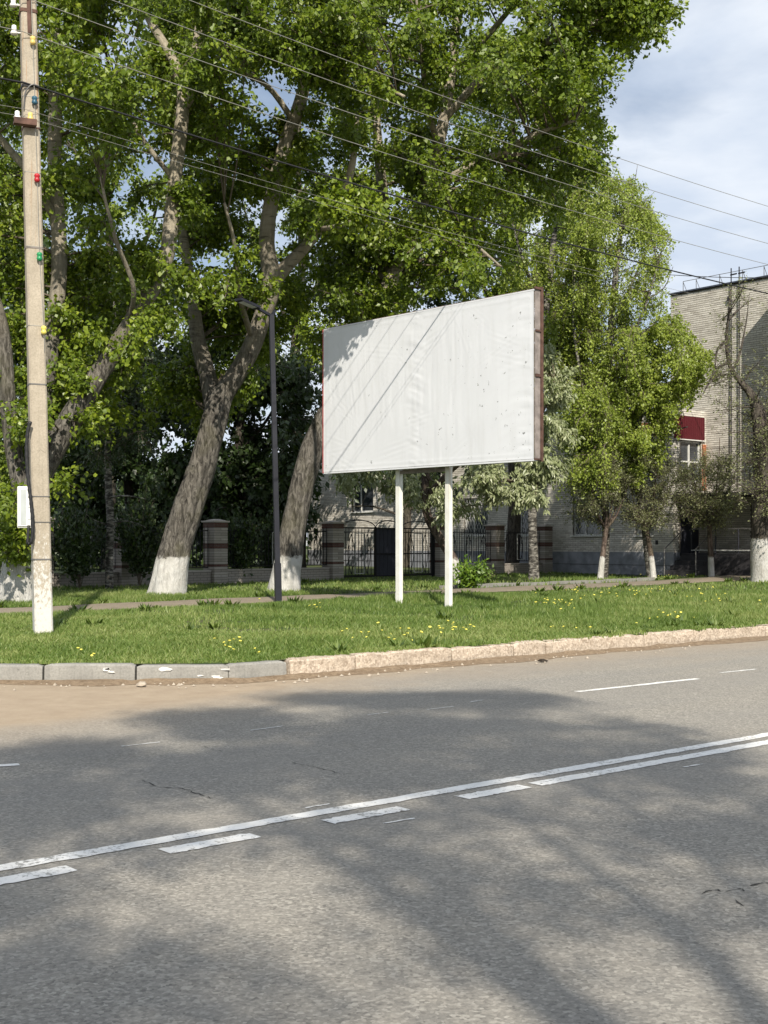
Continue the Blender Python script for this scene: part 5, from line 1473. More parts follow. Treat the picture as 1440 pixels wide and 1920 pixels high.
grow('birch_tree', 'bushy bright green young birch reaching across the corner of the brick building', 'tree',
     [[(1219, 1082, 44.4, 0.10), (1206, 980, 44, 0.10), (1190, 860, 43.2, 0.10), (1205, 760, 43, 0.08), (1225, 680, 42.8, 0.055), (1245, 610, 42.7, 0.03)],
      [(1190, 850, 43.2, 0.06), (1240, 770, 42.8, 0.05), (1290, 700, 42.4, 0.03), (1320, 670, 42, 0.015)],
      [(1185, 900, 43.3, 0.06), (1140, 830, 43, 0.045), (1100, 800, 42.8, 0.025)],
      [(1195, 820, 43.1, 0.05), (1250, 810, 42.7, 0.035), (1290, 800, 42.4, 0.02)]],
     [dict(poly=[(1200, 600), (1245, 590), (1290, 600), (1325, 640), (1338, 690), (1310, 740), (1260, 765), (1250, 800), (1150, 800), (1060, 830), (1070, 720), (1150, 690)], d=42.6, sd=1.0, n=170, maxlen=3.8, thr=0.26, ns=0.8),
      dict(poly=[(1065, 800), (1180, 800), (1250, 780), (1250, 850), (1180, 900), (1110, 930), (1060, 900)], d=43, sd=0.9, n=70, maxlen=3.2, thr=0.28)],
     dict(mat='leaf_birch', len=0.088, wid=0.75, per=16, twigs=18, tl=0.36, droop=0.4, hang=0.35, jit=0.05, arch=0.2), bark='bark_birch', seed=37, sides=12, rough=0.08)
# slim birch inside the shade on the left
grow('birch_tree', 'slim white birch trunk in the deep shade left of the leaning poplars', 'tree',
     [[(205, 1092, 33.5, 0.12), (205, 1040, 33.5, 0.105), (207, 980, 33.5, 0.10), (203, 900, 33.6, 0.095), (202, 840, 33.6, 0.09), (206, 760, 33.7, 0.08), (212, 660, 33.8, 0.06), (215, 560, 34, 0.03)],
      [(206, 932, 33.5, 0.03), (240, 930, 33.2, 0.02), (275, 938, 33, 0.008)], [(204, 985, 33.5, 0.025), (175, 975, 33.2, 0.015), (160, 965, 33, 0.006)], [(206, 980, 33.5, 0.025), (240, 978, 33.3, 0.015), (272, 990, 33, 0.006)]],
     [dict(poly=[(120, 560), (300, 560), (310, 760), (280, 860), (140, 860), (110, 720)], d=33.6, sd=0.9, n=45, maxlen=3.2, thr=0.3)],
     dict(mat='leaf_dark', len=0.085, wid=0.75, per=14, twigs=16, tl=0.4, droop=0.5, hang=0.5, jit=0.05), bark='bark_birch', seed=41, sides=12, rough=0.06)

# small fruit trees before the building
def fruit(label, bx, by, d, poly, seed, lean, per=9, twigs=24, n=62):
    tx, ty = lean
    zt = [(bx, by, d, 0.115), (bx + tx * 0.25, by - 30, d, 0.095), (bx + tx * 0.6, by - 62, d, 0.085), (bx + tx, by - 100, d, 0.075), (bx + tx, by - 128, d, 0.05)]
    P_ = np.array(poly); cx, cy = P_.mean(0); w = (P_[:, 0].max() - P_[:, 0].min()) / 2
    lim = [zt]
    for dx, dy, dd in ((-0.55, -45, -0.4), (0.55, -50, 0.3), (-0.2, -80, 0.5), (0.3, -85, -0.5), (-0.75, -10, 0.2), (0.75, -15, 0.0)):
        x0, y0 = bx + tx * 0.95, by - 96
        lim.append([(x0, y0, d, 0.05), (x0 + dx * w * 0.4, y0 - 22, d + dd * 0.5, 0.036), (x0 + dx * w * 0.7, y0 - 50 + dy * 0.2, d + dd, 0.024), (x0 + dx * w, y0 - 75 + dy, d + dd * 1.6, 0.010)])
    return grow('fruit_tree', label, 'tree', lim, [dict(poly=poly, d=d, sd=0.8, n=n, maxlen=2.6, thr=0.2)],
                dict(mat='leaf_fruit', len=0.06, wid=0.6, per=per, twigs=twigs, tl=0.45, droop=-0.1, ldroop=0.1, jit=0.05, arch=0.1, t0=0.1, alltwigs=True), bark='bark_fruit', group='small limewashed fruit trees before the building', seed=seed, sides=10, twig_mat='bark_twig_dark', rough=0.16)
fruit('small fruit tree with upright limewashed stem under the grilled window', 1125, 1087, 42.5, [(1060, 960), (1075, 880), (1120, 850), (1175, 860), (1180, 930), (1150, 985), (1090, 985)], 51, (12, 0))
fruit('small fruit tree with crooked limewashed foot and spreading twiggy crown', 1226, 1084, 43.5, [(1150, 960), (1160, 880), (1200, 850), (1265, 860), (1290, 930), (1270, 985), (1200, 990)], 52, (-14, 0))
fruit('small fruit tree before the dark entrance porch', 1334, 1076, 43.8, [(1265, 960), (1270, 880), (1310, 850), (1375, 855), (1395, 930), (1370, 985), (1300, 990)], 53, (-4, 0))
grow('broadleaf_tree', 'stout limewashed tree with bare crooked twigs at the right edge', 'tree',
     [[(1433, 1070, 40, 0.42), (1430, 1020, 40, 0.38), (1432, 960, 40, 0.35), (1436, 880, 40, 0.31), (1425, 790, 40, 0.26), (1412, 745, 40, 0.14), (1392, 720, 40, 0.095), (1370, 690, 40, 0.07), (1362, 640, 40, 0.05), (1366, 590, 40, 0.035), (1370, 545, 40, 0.03)],
      [(1436, 860, 40, 0.22), (1455, 760, 40, 0.18), (1470, 640, 40, 0.12), (1475, 520, 40, 0.05)],
      [(1366, 680, 40, 0.06), (1345, 690, 39.6, 0.045), (1330, 715, 39.3, 0.03), (1318, 740, 39, 0.012)],
      [(1362, 640, 40, 0.05), (1345, 655, 39.8, 0.04), (1340, 690, 39.5, 0.02)],
      [(1366, 600, 40, 0.045), (1385, 580, 40.3, 0.03), (1412, 560, 40.6, 0.012)],
      [(1372, 695, 40, 0.05), (1385, 670, 40.2, 0.04), (1400, 600, 40.4, 0.02), (1405, 550, 40.5, 0.008)]],
     [dict(poly=[(1345, 560), (1390, 530), (1440, 560), (1520, 540), (1540, 800), (1330, 830), (1320, 700)], d=40, sd=0.9, n=46, maxlen=2.6, thr=0.1),
      dict(poly=[(1340, 800), (1540, 800), (1540, 960), (1380, 960), (1360, 900)], d=39.6, sd=0.9, n=50, maxlen=3.2, thr=0.2)],
     dict(mat='leaf_fruit', len=0.07, wid=0.6, per=5, twigs=20, tl=0.5, droop=-0.15, ldroop=0.1, jit=0.06, arch=0.15, t0=0.05, alltwigs=True), bark='bark_big', seed=57, sides=14, twig_mat='bark_twig_dark')

# dark trees behind the fence
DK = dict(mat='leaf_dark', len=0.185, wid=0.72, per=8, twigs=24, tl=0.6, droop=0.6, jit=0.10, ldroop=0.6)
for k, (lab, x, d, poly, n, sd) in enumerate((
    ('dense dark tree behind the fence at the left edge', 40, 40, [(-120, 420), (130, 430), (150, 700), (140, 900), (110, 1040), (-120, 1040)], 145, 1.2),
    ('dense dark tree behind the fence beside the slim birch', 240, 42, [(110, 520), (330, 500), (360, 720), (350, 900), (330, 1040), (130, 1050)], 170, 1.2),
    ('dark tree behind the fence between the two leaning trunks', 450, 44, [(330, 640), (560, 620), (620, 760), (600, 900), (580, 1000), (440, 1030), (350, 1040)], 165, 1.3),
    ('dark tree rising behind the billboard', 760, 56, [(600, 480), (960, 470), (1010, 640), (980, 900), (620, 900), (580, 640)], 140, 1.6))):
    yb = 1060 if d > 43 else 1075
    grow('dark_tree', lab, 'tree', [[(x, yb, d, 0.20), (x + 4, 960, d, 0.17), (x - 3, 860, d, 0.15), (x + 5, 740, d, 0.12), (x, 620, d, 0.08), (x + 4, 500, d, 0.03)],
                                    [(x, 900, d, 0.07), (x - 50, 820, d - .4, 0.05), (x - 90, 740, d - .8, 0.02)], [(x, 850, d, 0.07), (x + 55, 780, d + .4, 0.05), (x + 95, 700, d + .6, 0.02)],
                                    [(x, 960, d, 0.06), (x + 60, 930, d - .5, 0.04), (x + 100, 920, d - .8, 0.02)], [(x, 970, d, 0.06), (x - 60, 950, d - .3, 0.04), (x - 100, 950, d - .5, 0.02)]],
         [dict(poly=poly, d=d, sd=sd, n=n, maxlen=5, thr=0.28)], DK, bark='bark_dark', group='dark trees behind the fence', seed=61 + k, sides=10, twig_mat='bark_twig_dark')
# tall far trees that close the gaps high up
for k, (lab, x, d, poly, n) in enumerate((
    ('tall hazy poplar far behind the left trunks', 200, 52, [(-100, 180), (300, 120), (420, 330), (400, 640), (60, 700), (-100, 600)], 100),
    ('tall poplar far behind the middle trunks', 560, 54, [(440, 200), (700, 160), (760, 420), (700, 640), (470, 660)], 85),
    ('tall dense poplar far behind the birches', 960, 50, [(860, 40), (1125, 60), (1140, 310), (1120, 440), (1040, 540), (880, 540), (820, 300)], 190))):
    grow('far_tree', lab, 'tree', [[(x, 1056, d, 0.30), (x + 5, 900, d, 0.26), (x - 8, 700, d, 0.22), (x + 6, 500, d, 0.17), (x, 320, d, 0.12), (x + 5, 120, d, 0.05)],
                                   [(x, 640, d, 0.1), (x - 70, 500, d, 0.08), (x - 110, 360, d, 0.03)], [(x, 600, d, 0.1), (x + 70, 460, d, 0.08), (x + 110, 330, d, 0.03)], [(x, 420, d, 0.08), (x - 60, 280, d, 0.03)], [(x, 380, d, 0.08), (x + 60, 240, d, 0.03)]],
         [dict(poly=poly, d=d, sd=1.6, n=n, maxlen=5, thr=0.32)], dict(DK, mat='leaf_poplar', len=0.165), bark='bark_dark', group='tall trees far behind the fence', seed=71 + k, sides=10, twig_mat='bark_twig_dark')
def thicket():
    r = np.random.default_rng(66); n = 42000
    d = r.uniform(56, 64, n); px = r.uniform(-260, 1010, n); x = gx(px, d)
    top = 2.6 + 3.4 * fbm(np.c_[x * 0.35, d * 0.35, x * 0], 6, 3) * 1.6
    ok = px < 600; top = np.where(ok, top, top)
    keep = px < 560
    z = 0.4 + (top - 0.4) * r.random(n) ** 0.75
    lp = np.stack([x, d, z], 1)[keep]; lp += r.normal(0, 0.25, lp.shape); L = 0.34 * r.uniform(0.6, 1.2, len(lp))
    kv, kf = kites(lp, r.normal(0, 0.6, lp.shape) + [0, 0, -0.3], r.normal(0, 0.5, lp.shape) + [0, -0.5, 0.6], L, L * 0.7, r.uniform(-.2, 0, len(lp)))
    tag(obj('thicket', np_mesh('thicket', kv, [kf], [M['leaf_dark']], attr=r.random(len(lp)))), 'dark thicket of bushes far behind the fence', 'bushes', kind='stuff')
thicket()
# trees behind the camera: some shade the road, added ones block sky light
def sky_block_tree(lab, x, y, H, cr, zlo, n, seed, gap=0.41):  # added behind the camera to keep sky light off the road
    r = np.random.default_rng(seed)
    root = thing('unseen_roadside_tree', lab, 'tree', (x, y, 0.12), 'trees on the near verge that shade the road')
    tr = np.array([[x, y, 0.0, 0.17], [x + .1, y, 2.5, 0.14], [x - .1, y + .1, 5.5, 0.115], [x + .1, y, H * 0.65, 0.07], [x, y, H * 0.97, 0.02]])
    limbs = [catmull(tr, 0.4)]
    for k in range(11):
        a = r.uniform(0, 6.28); z = r.uniform(zlo * 0.75, H * 0.72); R_ = cr * r.uniform(0.6, 0.95)
        p0 = np.array([x, y, z, 0.05]); p2 = np.array([x + R_ * np.cos(a), y + R_ * np.sin(a), z + R_ * r.uniform(0.3, 0.9), 0.015]); p1 = (p0 + p2) / 2 + [0, 0, 0.4, 0]
        limbs.append(catmull(np.array([p0, p1, p2]), 0.3))
    V = []; Fq = []; nv = 0
    for k, l in enumerate(limbs):
        v, f = trunk_tube(l, 8, 0.08, seed + k); V.append(v); Fq.append(f + nv); nv += len(v)
    part('trunk', np_mesh('trunk', np.concatenate(V), [np.concatenate(Fq)], [M['bark_dark']], smooth=True), root)
    sk = np.concatenate(limbs[1:] + [limbs[0][limbs[0][:, 2] > zlo]])
    N = n; q = r.normal(0, 1, (N, 3)); q /= np.linalg.norm(q, axis=1, keepdims=True); q *= r.random((N, 1)) ** 0.4
    zc_ = (zlo + H) / 2; t = np.array([x, y, zc_]) + q * [cr, cr, (H - zlo) / 2]
    t = t[fbm(t * 0.55, seed, 2) > gap]
    i = np.argmin(np.linalg.norm(sk[None, :, :3] - t[:, None], axis=2) + 0.4 * np.maximum(0, sk[None, :, 2] - t[:, None, 2]), axis=1)
    s = sk[i, :3]; u = np.linspace(0, 1, 5)[None, :, None]; path = s[:, None] * (1 - u) + t[:, None] * u + np.array([0, 0, 1.0]) * (u * (1 - u)) * 0.6
    bv, bf = tubes(path, np.broadcast_to(np.linspace(0.022, 0.005, 5), (len(t), 5)), 4)
    part('branches', np_mesh('branches', bv, [bf], [M['bark_twig_dark']]), root)['kind'] = 'stuff'
    per = 50; c = np.repeat(t, per, axis=0); lp = c + r.normal(0, 0.30, c.shape)
    ln = 0.12 * r.uniform(0.7, 1.2, len(lp)); kv, kf = kites(lp, r.normal(0, 0.6, lp.shape) + [0, 0, -0.5], r.normal(0, 0.6, lp.shape) + [0, 0, 0.6], ln, ln * 0.75, r.uniform(-0.2, 0, len(lp)))
    part('crown', np_mesh('crown', kv, [kf], [M['leaf_poplar']], attr=r.random(len(lp))), root)
def cast_tree_plan(limbs_px, polys, ytree, seed):
    """a tree described by where its shade lies on the road: limb lines and leafy areas, lifted along the sun's rays to the tree's place"""
    r = np.random.default_rng(seed)
    te = math.tan(SUN_EL)
    def lift(g, y):
        k = (g[1] - y) / (-sun_h[1]); return np.array([g[0] + sun_h[0] * k, y, k * te])
    limbs = []; cl = []
    for line, dy, leafy, w in limbs_px:
        g = catmull(np.array([road_px(*q) for q in line]), 0.25); n = len(g)
        p = np.array([lift(q, ytree + dy * i / n) for i, q in enumerate(g)])
        p = p + np.cumsum(r.normal(0, 0.018, p.shape), 0)
        limbs.append(np.c_[p, np.linspace(w, w * 0.3, n)])
        for i in range(n):
            f = i / n
            if f > 1 - leafy and r.random() < 0.85: cl.append(p[i] + r.normal(0, 0.13, 3))
    for poly, n in polys:
        q = np.array(poly, float); lo, hi = q.min(0), q.max(0); got = 0
        # even over the ground, not over the picture
        G = np.array([road_px(*v) for v in poly]); glo, ghi = G.min(0), G.max(0)
        m = n * 12; g = r.uniform(glo, ghi, (m, 2)); px = CX + F * g[:, 0] / g[:, 1]; py = HY + F * CAMZ / g[:, 1]
        gw = g + 1.6 * np.stack([fbm(np.c_[g * 1.3, np.full(m, 3.0)], seed + 5, 3) - 0.44, fbm(np.c_[g * 1.3, np.full(m, 9.0)], seed + 6, 3) - 0.44], 1)   # ragged outline
        px = CX + F * gw[:, 0] / gw[:, 1]; py = HY + F * CAMZ / gw[:, 1]
        ok = in_poly(px, py, poly) & (fbm(np.c_[g * [1.7, 2.1], np.full(m, seed)], seed, 2) > 0.385)
        for v in g[ok][:n]: cl.append(lift(v, ytree + r.normal(0, 1.3)))
    return limbs, np.array(cl)
SHADE_A = ([([(1440, 1960), (1380, 1880), (1250, 1760), (1130, 1660), (1000, 1560), (900, 1480)], -1.0, 0.75, 0.085),
            ([(1150, 1960), (1060, 1880), (950, 1790), (800, 1690), (680, 1600), (560, 1530), (420, 1480)], 1.0, 0.80, 0.075),
            ([(1440, 1720), (1340, 1640), (1230, 1560), (1100, 1490), (960, 1430)], 0.6, 0.85, 0.06),
            ([(700, 1610), (600, 1570), (440, 1560), (330, 1580), (240, 1600)], 1.5, 0.8, 0.04), ([(1130, 1660), (1000, 1640), (880, 1600)], 0.5, 0.8, 0.035),
            ([(950, 1790), (900, 1700), (820, 1640)], -1.2, 0.8, 0.035), ([(1250, 1760), (1330, 1700), (1400, 1660)], -0.8, 0.8, 0.035), ([(1340, 1640), (1400, 1560), (1440, 1500)], -0.8, 0.85, 0.035),
            ([(1060, 1880), (1010, 1780), (980, 1700)], 0.9, 0.5, 0.04), ([(680, 1600), (760, 1540), (820, 1490)], -0.6, 0.9, 0.035), ([(900, 1480), (760, 1420), (600, 1370), (480, 1330)], 0.8, 0.6, 0.04), ([(960, 1430), (980, 1370), (960, 1320)], 0.5, 0.6, 0.04), ([(420, 1480), (260, 1430), (130, 1400)], 0.6, 0.7, 0.035),
            ([(1100, 1490), (1180, 1410), (1250, 1370)], -0.5, 0.8, 0.03)],
           [([(-60, 1450), (60, 1420), (180, 1380), (330, 1345), (560, 1310), (760, 1292), (960, 1290), (1080, 1318), (1180, 1350), (1140, 1400), (960, 1440), (800, 1470), (600, 1510), (330, 1530), (60, 1560), (-60, 1590)], 330),
            ([(1150, 1350), (1330, 1375), (1440, 1440), (1460, 1520), (1300, 1480), (1140, 1430)], 26), ([(1290, 1560), (1450, 1540), (1450, 1640), (1330, 1620)], 14)])
SHADE_C = ([([(640, 1990), (480, 1930), (330, 1880), (260, 1850)], 0.5, 0.55, 0.05), ([(480, 1930), (520, 1870), (600, 1840)], -0.5, 0.7, 0.03), ([(60, 1980), (100, 1880), (150, 1820)], 0.5, 0.8, 0.04)],
           [([(240, 1880), (420, 1850), (520, 1880), (700, 1900), (700, 1990), (240, 1990)], 14), ([(-80, 1600), (60, 1560), (130, 1600), (60, 1680), (-80, 1720)], 16), ([(-80, 1820), (60, 1860), (60, 1990), (-80, 1990)], 20), ([(120, 1800), (180, 1800), (180, 1850), (110, 1850)], 4)])

def cast_tree(lab, plan, x, y, seed, per, tr):
    limbs, cl = cast_tree_plan(*plan, y, seed); r = np.random.default_rng(seed + 1)
    root = thing('unseen_roadside_tree', lab, 'tree', (x, y, 0.12), 'trees on the near verge that shade the road')
    zf = min(l[0, 2] for l in limbs) * 0.72
    stem = catmull(np.array([[x, y, 0.0, tr], [x + .05, y, zf * 0.5, tr * 0.9], [x, y, zf, tr * 0.8]]), 0.4)
    V = []; Fq = []; nv = 0; sk = [stem]
    for l in limbs:
        d = np.min([np.linalg.norm(m[:, :3] - l[0, :3], axis=1).min() for m in limbs if m is not l])
        if d > 0.6: l = catmull(np.vstack([stem[-1], (stem[-1] + l[0]) / 2 + [0, 0, 0.3, 0], l[::3]]), 0.3)
        sk.append(l)
    for k, l in enumerate(sk):
        v, f = trunk_tube(l, 8, 0.08, seed + k); V.append(v); Fq.append(f + nv); nv += len(v)
    part('trunk', np_mesh('trunk', np.concatenate(V), [np.concatenate(Fq)], [M['bark_dark']], smooth=True), root)
    S = np.concatenate(sk[1:])[:, :3]; t = cl
    i = np.argmin(np.linalg.norm(S[None] - t[:, None], axis=2) + 0.4 * np.maximum(0, S[None, :, 2] - t[:, None, 2]), axis=1)
    u = np.linspace(0, 1, 5)[None, :, None]; path = S[i][:, None] * (1 - u) + t[:, None] * u
    bv, bf = tubes(path, np.broadcast_to(np.linspace(0.014, 0.004, 5), (len(t), 5)), 4)
    part('branches', np_mesh('branches', bv, [bf], [M['bark_twig_dark']]), root)['kind'] = 'stuff'
    lp = np.repeat(t, per, axis=0); lp = lp + r.normal(0, 0.15, lp.shape) * [1.5, 1, 1]; ln = 0.10 * r.uniform(0.7, 1.2, len(lp))
    kv, kf = kites(lp, r.normal(0, 0.6, lp.shape) + [0, 0, -0.5], r.normal(0, 0.6, lp.shape) + [0, 0, 0.6], ln, ln * 0.75, r.uniform(-0.2, 0, len(lp)))
    part('crown', np_mesh('crown', kv, [kf], [M['leaf_poplar']], attr=r.random(len(lp))), root)
cast_tree('tall many-stemmed roadside tree whose shade reaches across the middle of the road', SHADE_A, 3.0, -7.6, 81, 75, 0.2)
cast_tree('roadside tree whose shade lies on the near lane at lower left', SHADE_C, 1.2, -9.2, 83, 60, 0.13)
sky_block_tree('added bushy tree out of view that blocks sky light, behind the tallest one', 0.5, -18.5, 14.5, 4.6, 3.0, 170, 84)
sky_block_tree('added bushy tree out of view that blocks sky light, at the side street', -10.5, -21.0, 15.0, 4.8, 3.0, 170, 85)
sky_block_tree('added bushy tree out of view that blocks sky light, towards the building', 11.5, -15.5, 13.5, 4.6, 3.0, 170, 86)

# ------------------------------------------------------------------ shrub, weeds, grass, dandelions
def leaf_clump(name, label, cat, c, size, n, mat, ln, seed, kind=None, group=None):
    r = np.random.default_rng(seed); root = thing(name, label, cat, c, group)
    V = []; mb = MB()
    ns = 16; tips = []
    for k in range(ns):
        a = r.uniform(0, 6.28); e = r.uniform(0.2, 1.0); tip = np.array([np.cos(a) * size[0] * e, np.sin(a) * size[1] * e, size[2] * r.uniform(0.6, 1.0) * (1.1 - 0.45 * e)])
        mb.tube(catmull(np.array([[0, 0, 0.0], tip * [0.4, 0.4, 0.6], tip]), 0.1), 0.007, 5); tips.append(tip)
    mb.build('stems', M['bark_twig'], root)['kind'] = 'stuff'
    tips = np.array(tips); i = r.integers(0, ns, n); u = r.uniform(0.25, 1.0, (n, 1))
    lp = tips[i] * np.c_[u * (0.6 + 0.4 * u), u * (0.6 + 0.4 * u), u] + r.normal(0, 0.10, (n, 3)); lp[:, 2] = np.abs(lp[:, 2])
    L = ln * r.uniform(0.6, 1.2, n); kv, kf = kites(lp, r.normal(0, 0.6, lp.shape) + tips[i] * 0.4 + [0, 0, 0.1], r.normal(0, 0.4, lp.shape) + [0, -0.4, 0.7], L, L * 0.5, r.uniform(-0.2, 0, n))
    obj('crown', np_mesh('crown', kv, [kf], [M[mat]], attr=r.random(n)), root)
    return root
c = P(880, 1100, 33.5); c[2] = float(zlawn(c[0], c[1])); leaf_clump('shrub', 'low bright green shrub beside the right billboard post', 'shrub', c, (0.55, 0.5, 0.78), 1500, 'leaf_shrub', 0.13, 91)
c = P(905, 1092, 36.5); c[2] = float(zlawn(c[0], c[1])); leaf_clump('shrub', 'small dark shrub by the path edging behind the bright shrub', 'shrub', c, (0.4, 0.4, 0.5), 500, 'weed', 0.13, 92)

for k, (px, py, d, sz, n, lab) in enumerate(((150, 1098, 33.0, (0.9, 0.7, 2.6), 2600, 'tall dark bush hiding the fence left of the slim birch'), (262, 1094, 34.6, (0.85, 0.7, 2.9), 2800, 'tall dark bush hiding the fence right of the slim birch'),
        (455, 1088, 38.6, (0.8, 0.6, 2.5), 2200, 'dark bush before the fence between the leaning poplars'), (505, 1088, 40.2, (0.7, 0.6, 2.3), 1800, 'dark bush before the fence close to the lamp post'))):
    c = P(px, py, d); c[2] = float(zlawn(c[0], c[1])); leaf_clump('bush', lab, 'bush', c, sz, n, 'leaf_dark', 0.15, 95 + k, group='dark bushes along the fence')
def path_off(x, y):
    return (x - PA[0]) * PN[0] + (y - PA[1]) * PN[1]
def build_grass():
    r = np.random.default_rng(17)
    def sample(n, d0, d1, mx=60):
        d = np.sqrt(r.uniform(d0 * d0, d1 * d1, n)); px = r.uniform(-150, 1590, n); x = gx(px, d)
        return x, d
    V = []; Q = []; T = []; tq = []; tt = []
    nv = 0
    for (n, d0, d1, hs, ws, two) in ((275000, 13.4, 21, 0.125, 0.0075, True), (240000, 21, 31, 0.13, 0.011, False), (85000, 31, 50, 0.13, 0.021, False)):
        x, y = sample(n, d0, d1); s = kerb_dist(x, y)
        po = path_off(x, y)
        ok = (s > 0.15 - 0.08 * (fbm(np.c_[x * 3, y * 3, x * 0], 71, 2) > 0.42)) & (np.abs(po) > PW - 0.08 + 0.25 * (fbm(np.c_[x * 1.5, y * 1.5, x * 0], 2, 2) - 0.4))
        pin = ((x - CORN[0]) * FI[0] + (y - CORN[1]) * FI[1]) < -0.1
        fo = (x - FA[0]) * FNO[0] + (y - FA[1]) * FNO[1]
        ok &= pin & (fo > -3.0)
        patch = fbm(np.c_[x * 0.7, y * 0.7, x * 0], 12, 3)
        ok &= r.random(n) < np.clip(0.15 + 2.2 * (patch - 0.22), 0.05, 1)
        x, y, s, po, patch = x[ok], y[ok], s[ok], po[ok], patch[ok]; n = len(x)
        z = zlawn(x, y) - 0.008
        big = fbm(np.c_[x * 0.45, y * 0.45, x * 0 + 4], 15, 2)
        h = hs * r.uniform(0.45, 1.35, n) * (0.55 + 1.25 * np.clip(big - 0.08, 0, 1)) * (0.75 + 0.5 * ss(s, 0.1, 1.4))
        tall = np.exp(-((s - 8.5) / 1.4) ** 2) * np.clip(fbm(np.c_[x * 0.9, y * 0.9, x * 0 + 9], 22, 2) - 0.25, 0, 1) * 1.9
        h = h * (1 + tall * ((x > -0.4) & (x < 3.2)))
        h *= 0.60 * (1 - 0.45 * np.exp(-((po + PW) / 0.5) ** 2))
        a = r.uniform(0, 2 * np.pi, n); lean = r.uniform(0.1, 0.9, n) * h; b = np.stack([x, y, z], 1)
        dr = np.stack([np.cos(a), np.sin(a), np.zeros(n)], 1); a2 = r.uniform(0, 2 * np.pi, n); sd = np.stack([np.cos(a2), np.sin(a2), np.zeros(n)], 1)
        w = ws * r.uniform(0.6, 1.3, n)[:, None]; up = np.array([0, 0, 1.0])
        tone = np.clip(0.55 * r.random(n) + 0.95 * fbm(np.c_[x * 1.1, y * 1.1, x * 0], 33, 3) + 0.7 * (fbm(np.c_[x * 0.3, y * 0.3, x * 0], 55, 3) - 0.44) - 0.10, 0, 1)
        tone = np.where(r.random(n) < 0.05, 1.0, tone)
        if two:
            v = np.stack([b - sd * w, b + sd * w, b + up * (h * 0.6)[:, None] + dr * (lean * 0.3)[:, None] + sd * w * 0.8, b + up * (h * 0.6)[:, None] + dr * (lean * 0.3)[:, None] - sd * w * 0.8, b + up * h[:, None] + dr * lean[:, None]], 1).reshape(-1, 3)
            i = np.arange(n) * 5 + nv; Q.append(np.stack([i, i + 1, i + 2, i + 3], 1)); T.append(np.stack([i + 3, i + 2, i + 4], 1)); tq.append(tone); tt.append(tone)
            V.append(v); nv += n * 5
        else:
            v = np.stack([b - sd * w, b + sd * w, b + up * h[:, None] + dr * lean[:, None]], 1).reshape(-1, 3)
            i = np.arange(n) * 3 + nv; T.append(np.stack([i, i + 1, i + 2], 1)); tt.append(tone); V.append(v); nv += n * 3
    Q = np.concatenate(Q); T = np.concatenate(T)
    me = np_mesh('grass', np.concatenate(V), [Q, T], [M['grass']], attr=np.concatenate(tq + tt))
    tag(obj('grass', me), 'short green grass covering the verge up to the fence', 'grass', kind='stuff')
    # broad-leaved weeds along the edges
    spots = []
    for k in range(170):
        m = k % 4
        if m == 0: s = r.uniform(-6, 30); p = PA + PD * s - PN * (PW + abs(r.normal(0, 0.25)))
        elif m == 1: s = r.uniform(-6, 30); p = PA + PD * s + PN * (PW + abs(r.normal(0, 0.4)))
        elif m == 2:
            u = r.uniform(0, 12); p = np.array([-1.05, 14.22]) + U2 * u + N2 * (0.18 + abs(r.normal(0, 0.2)))
            if r.random() < 0.75: continue
        else: p = np.array([r.uniform(-6, 12), r.uniform(16, 40)])
        if kerb_dist(p[0], p[1]) < 0.15 or abs(path_off(*p)) < PW - .05: continue
        spots.append(p)
    spots = np.array(spots); n = len(spots); per = 26
    c = np.repeat(np.c_[spots, zlawn(spots[:, 0], spots[:, 1])], per, axis=0); sc = np.repeat(r.uniform(0.5, 1.25, n), per)
    a = r.uniform(0, 6.28, len(c)); dr = np.stack([np.cos(a), np.sin(a), r.uniform(0.2, 1.6, len(c))], 1)
    lp = c + np.stack([np.cos(a), np.sin(a), np.zeros(len(c))], 1) * (r.uniform(0, 0.08, len(c)) * sc)[:, None]
    L = 0.17 * sc * r.uniform(0.6, 1.2, len(c)); kv, kf = kites(lp, dr, np.stack([-np.cos(a), -np.sin(a), np.ones(len(c))], 1) + r.normal(0, .2, lp.shape), L, L * 0.33, r.uniform(-.2, 0, len(c)))
    tag(obj('weeds', np_mesh('weeds', kv, [kf], [M['weed']], attr=r.random(len(c)))), 'broad-leaved weeds along path edge and kerb', 'weeds', kind='stuff')
build_grass()

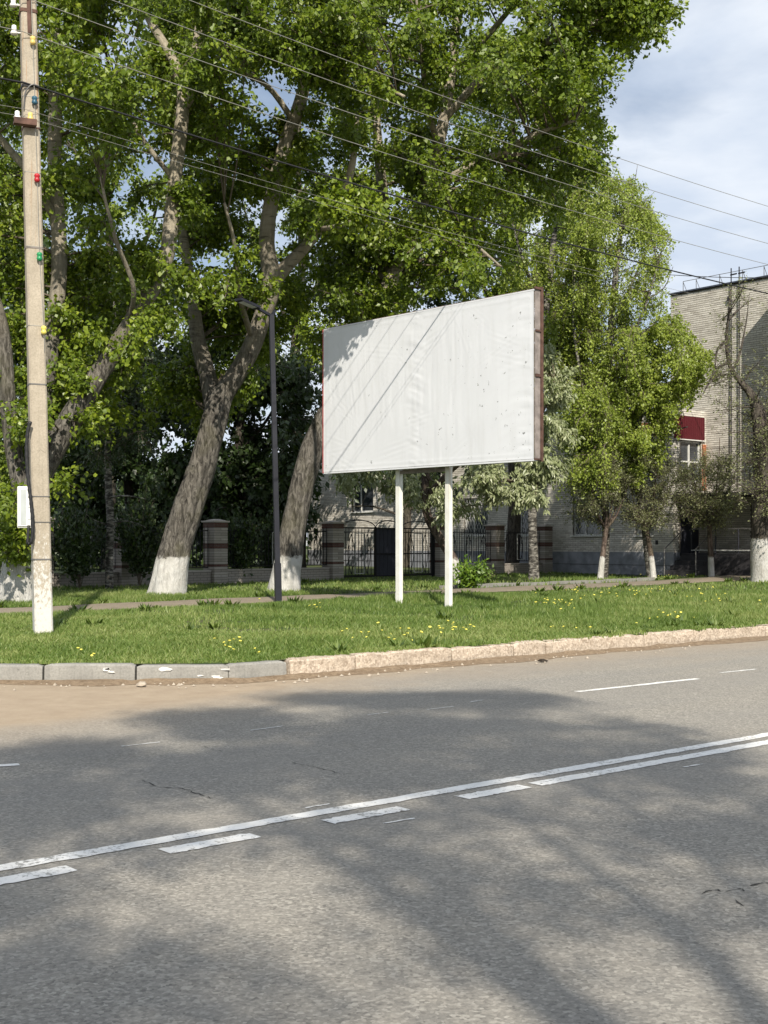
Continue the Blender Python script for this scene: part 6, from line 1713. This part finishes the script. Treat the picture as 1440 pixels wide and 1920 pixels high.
def build_dandelions():
    r = np.random.default_rng(23)
    mb = MB(); mb.tube([(0, 0, 0), (0.004, 0, 0.07), (0, 0, 0.13)], 0.003, 4, 1)
    n = 10; a = np.linspace(0, 2 * np.pi, n, endpoint=False)
    mb.lathe((0, 0, 0.13), [(0.005, -0.010), (0.014, 0.0), (0.018, 0.008), (0.013, 0.013), (0.004, 0.015)], 9, None, 0)
    me = mb.mesh('dandelion', [M['dandelion'], M['stem']], True)
    cl = [((160, 1218), 40, 12, 5, 'yellow dandelion in the grass right of the concrete pole foot'), ((430, 1208), 60, 14, 13, 'yellow dandelion in the grass above the grey kerb'),
          ((590, 1130), 18, 6, 6, 'yellow dandelion by the footpath beside the lamp post'), ((665, 1185), 25, 10, 4, 'yellow dandelion in the grass left of the billboard posts'),
          ((740, 1182), 42, 12, 13, 'yellow dandelion in the grass below the left billboard post'), ((850, 1172), 42, 11, 16, 'yellow dandelion in the grass below the right billboard post'),
          ((1060, 1178), 90, 10, 8, 'yellow dandelion in the grass above the pink kerb'), ((1250, 1152), 60, 12, 13, 'yellow dandelion in the sunny grass at far right'),
          ((1045, 1127), 45, 8, 22, 'yellow dandelion in the dense patch right of the shrub'), ((1170, 1108), 110, 10, 40, 'yellow dandelion in the patch before the small fruit trees'),
          ((1340, 1115), 80, 16, 22, 'yellow dandelion in the grass near the right edge'), ((1230, 1076), 120, 4, 26, 'yellow dandelion in the far grass at the feet of the fruit trees'),
          ((330, 1122), 160, 6, 10, 'yellow dandelion in the shady grass behind the path')]
    for (cx, cy), sx, sy, m, lab in cl:
        for k in range(m):
            px = cx + r.normal(0, sx * 0.55); py = cy + r.normal(0, sy * 0.6)
            z = 0.28
            for _ in range(4):
                d = F * (CAMZ - z) / max(py - HY, 30); x = gx(px, d); z = float(zlawn(x, d)) + 0.10
            z -= 0.10
            if kerb_dist(x, d) < 0.3 or abs(path_off(x, d)) < PW + 0.1: continue
            if (x - CORN[0]) * FI[0] + (d - CORN[1]) * FI[1] > -0.3: continue
            o = obj('dandelion', me); s = r.uniform(0.75, 1.25)
            o.location = (x, d, z - 0.01); o.scale = (s * 1.15, s * 1.15, s * r.uniform(0.6, 1.0)); o.rotation_euler = (r.normal(0.25, .2), r.normal(0, .25), r.uniform(0, 6))
            tag(o, lab, 'flower', 'dandelions: ' + lab.split('dandelion ')[1])
build_dandelions()
bpy.context.view_layer.update()
print('OBJECTS', len(bpy.data.objects), 'TRIS', sum(len(o.data.polygons) for o in bpy.data.objects if o.type == 'MESH'))
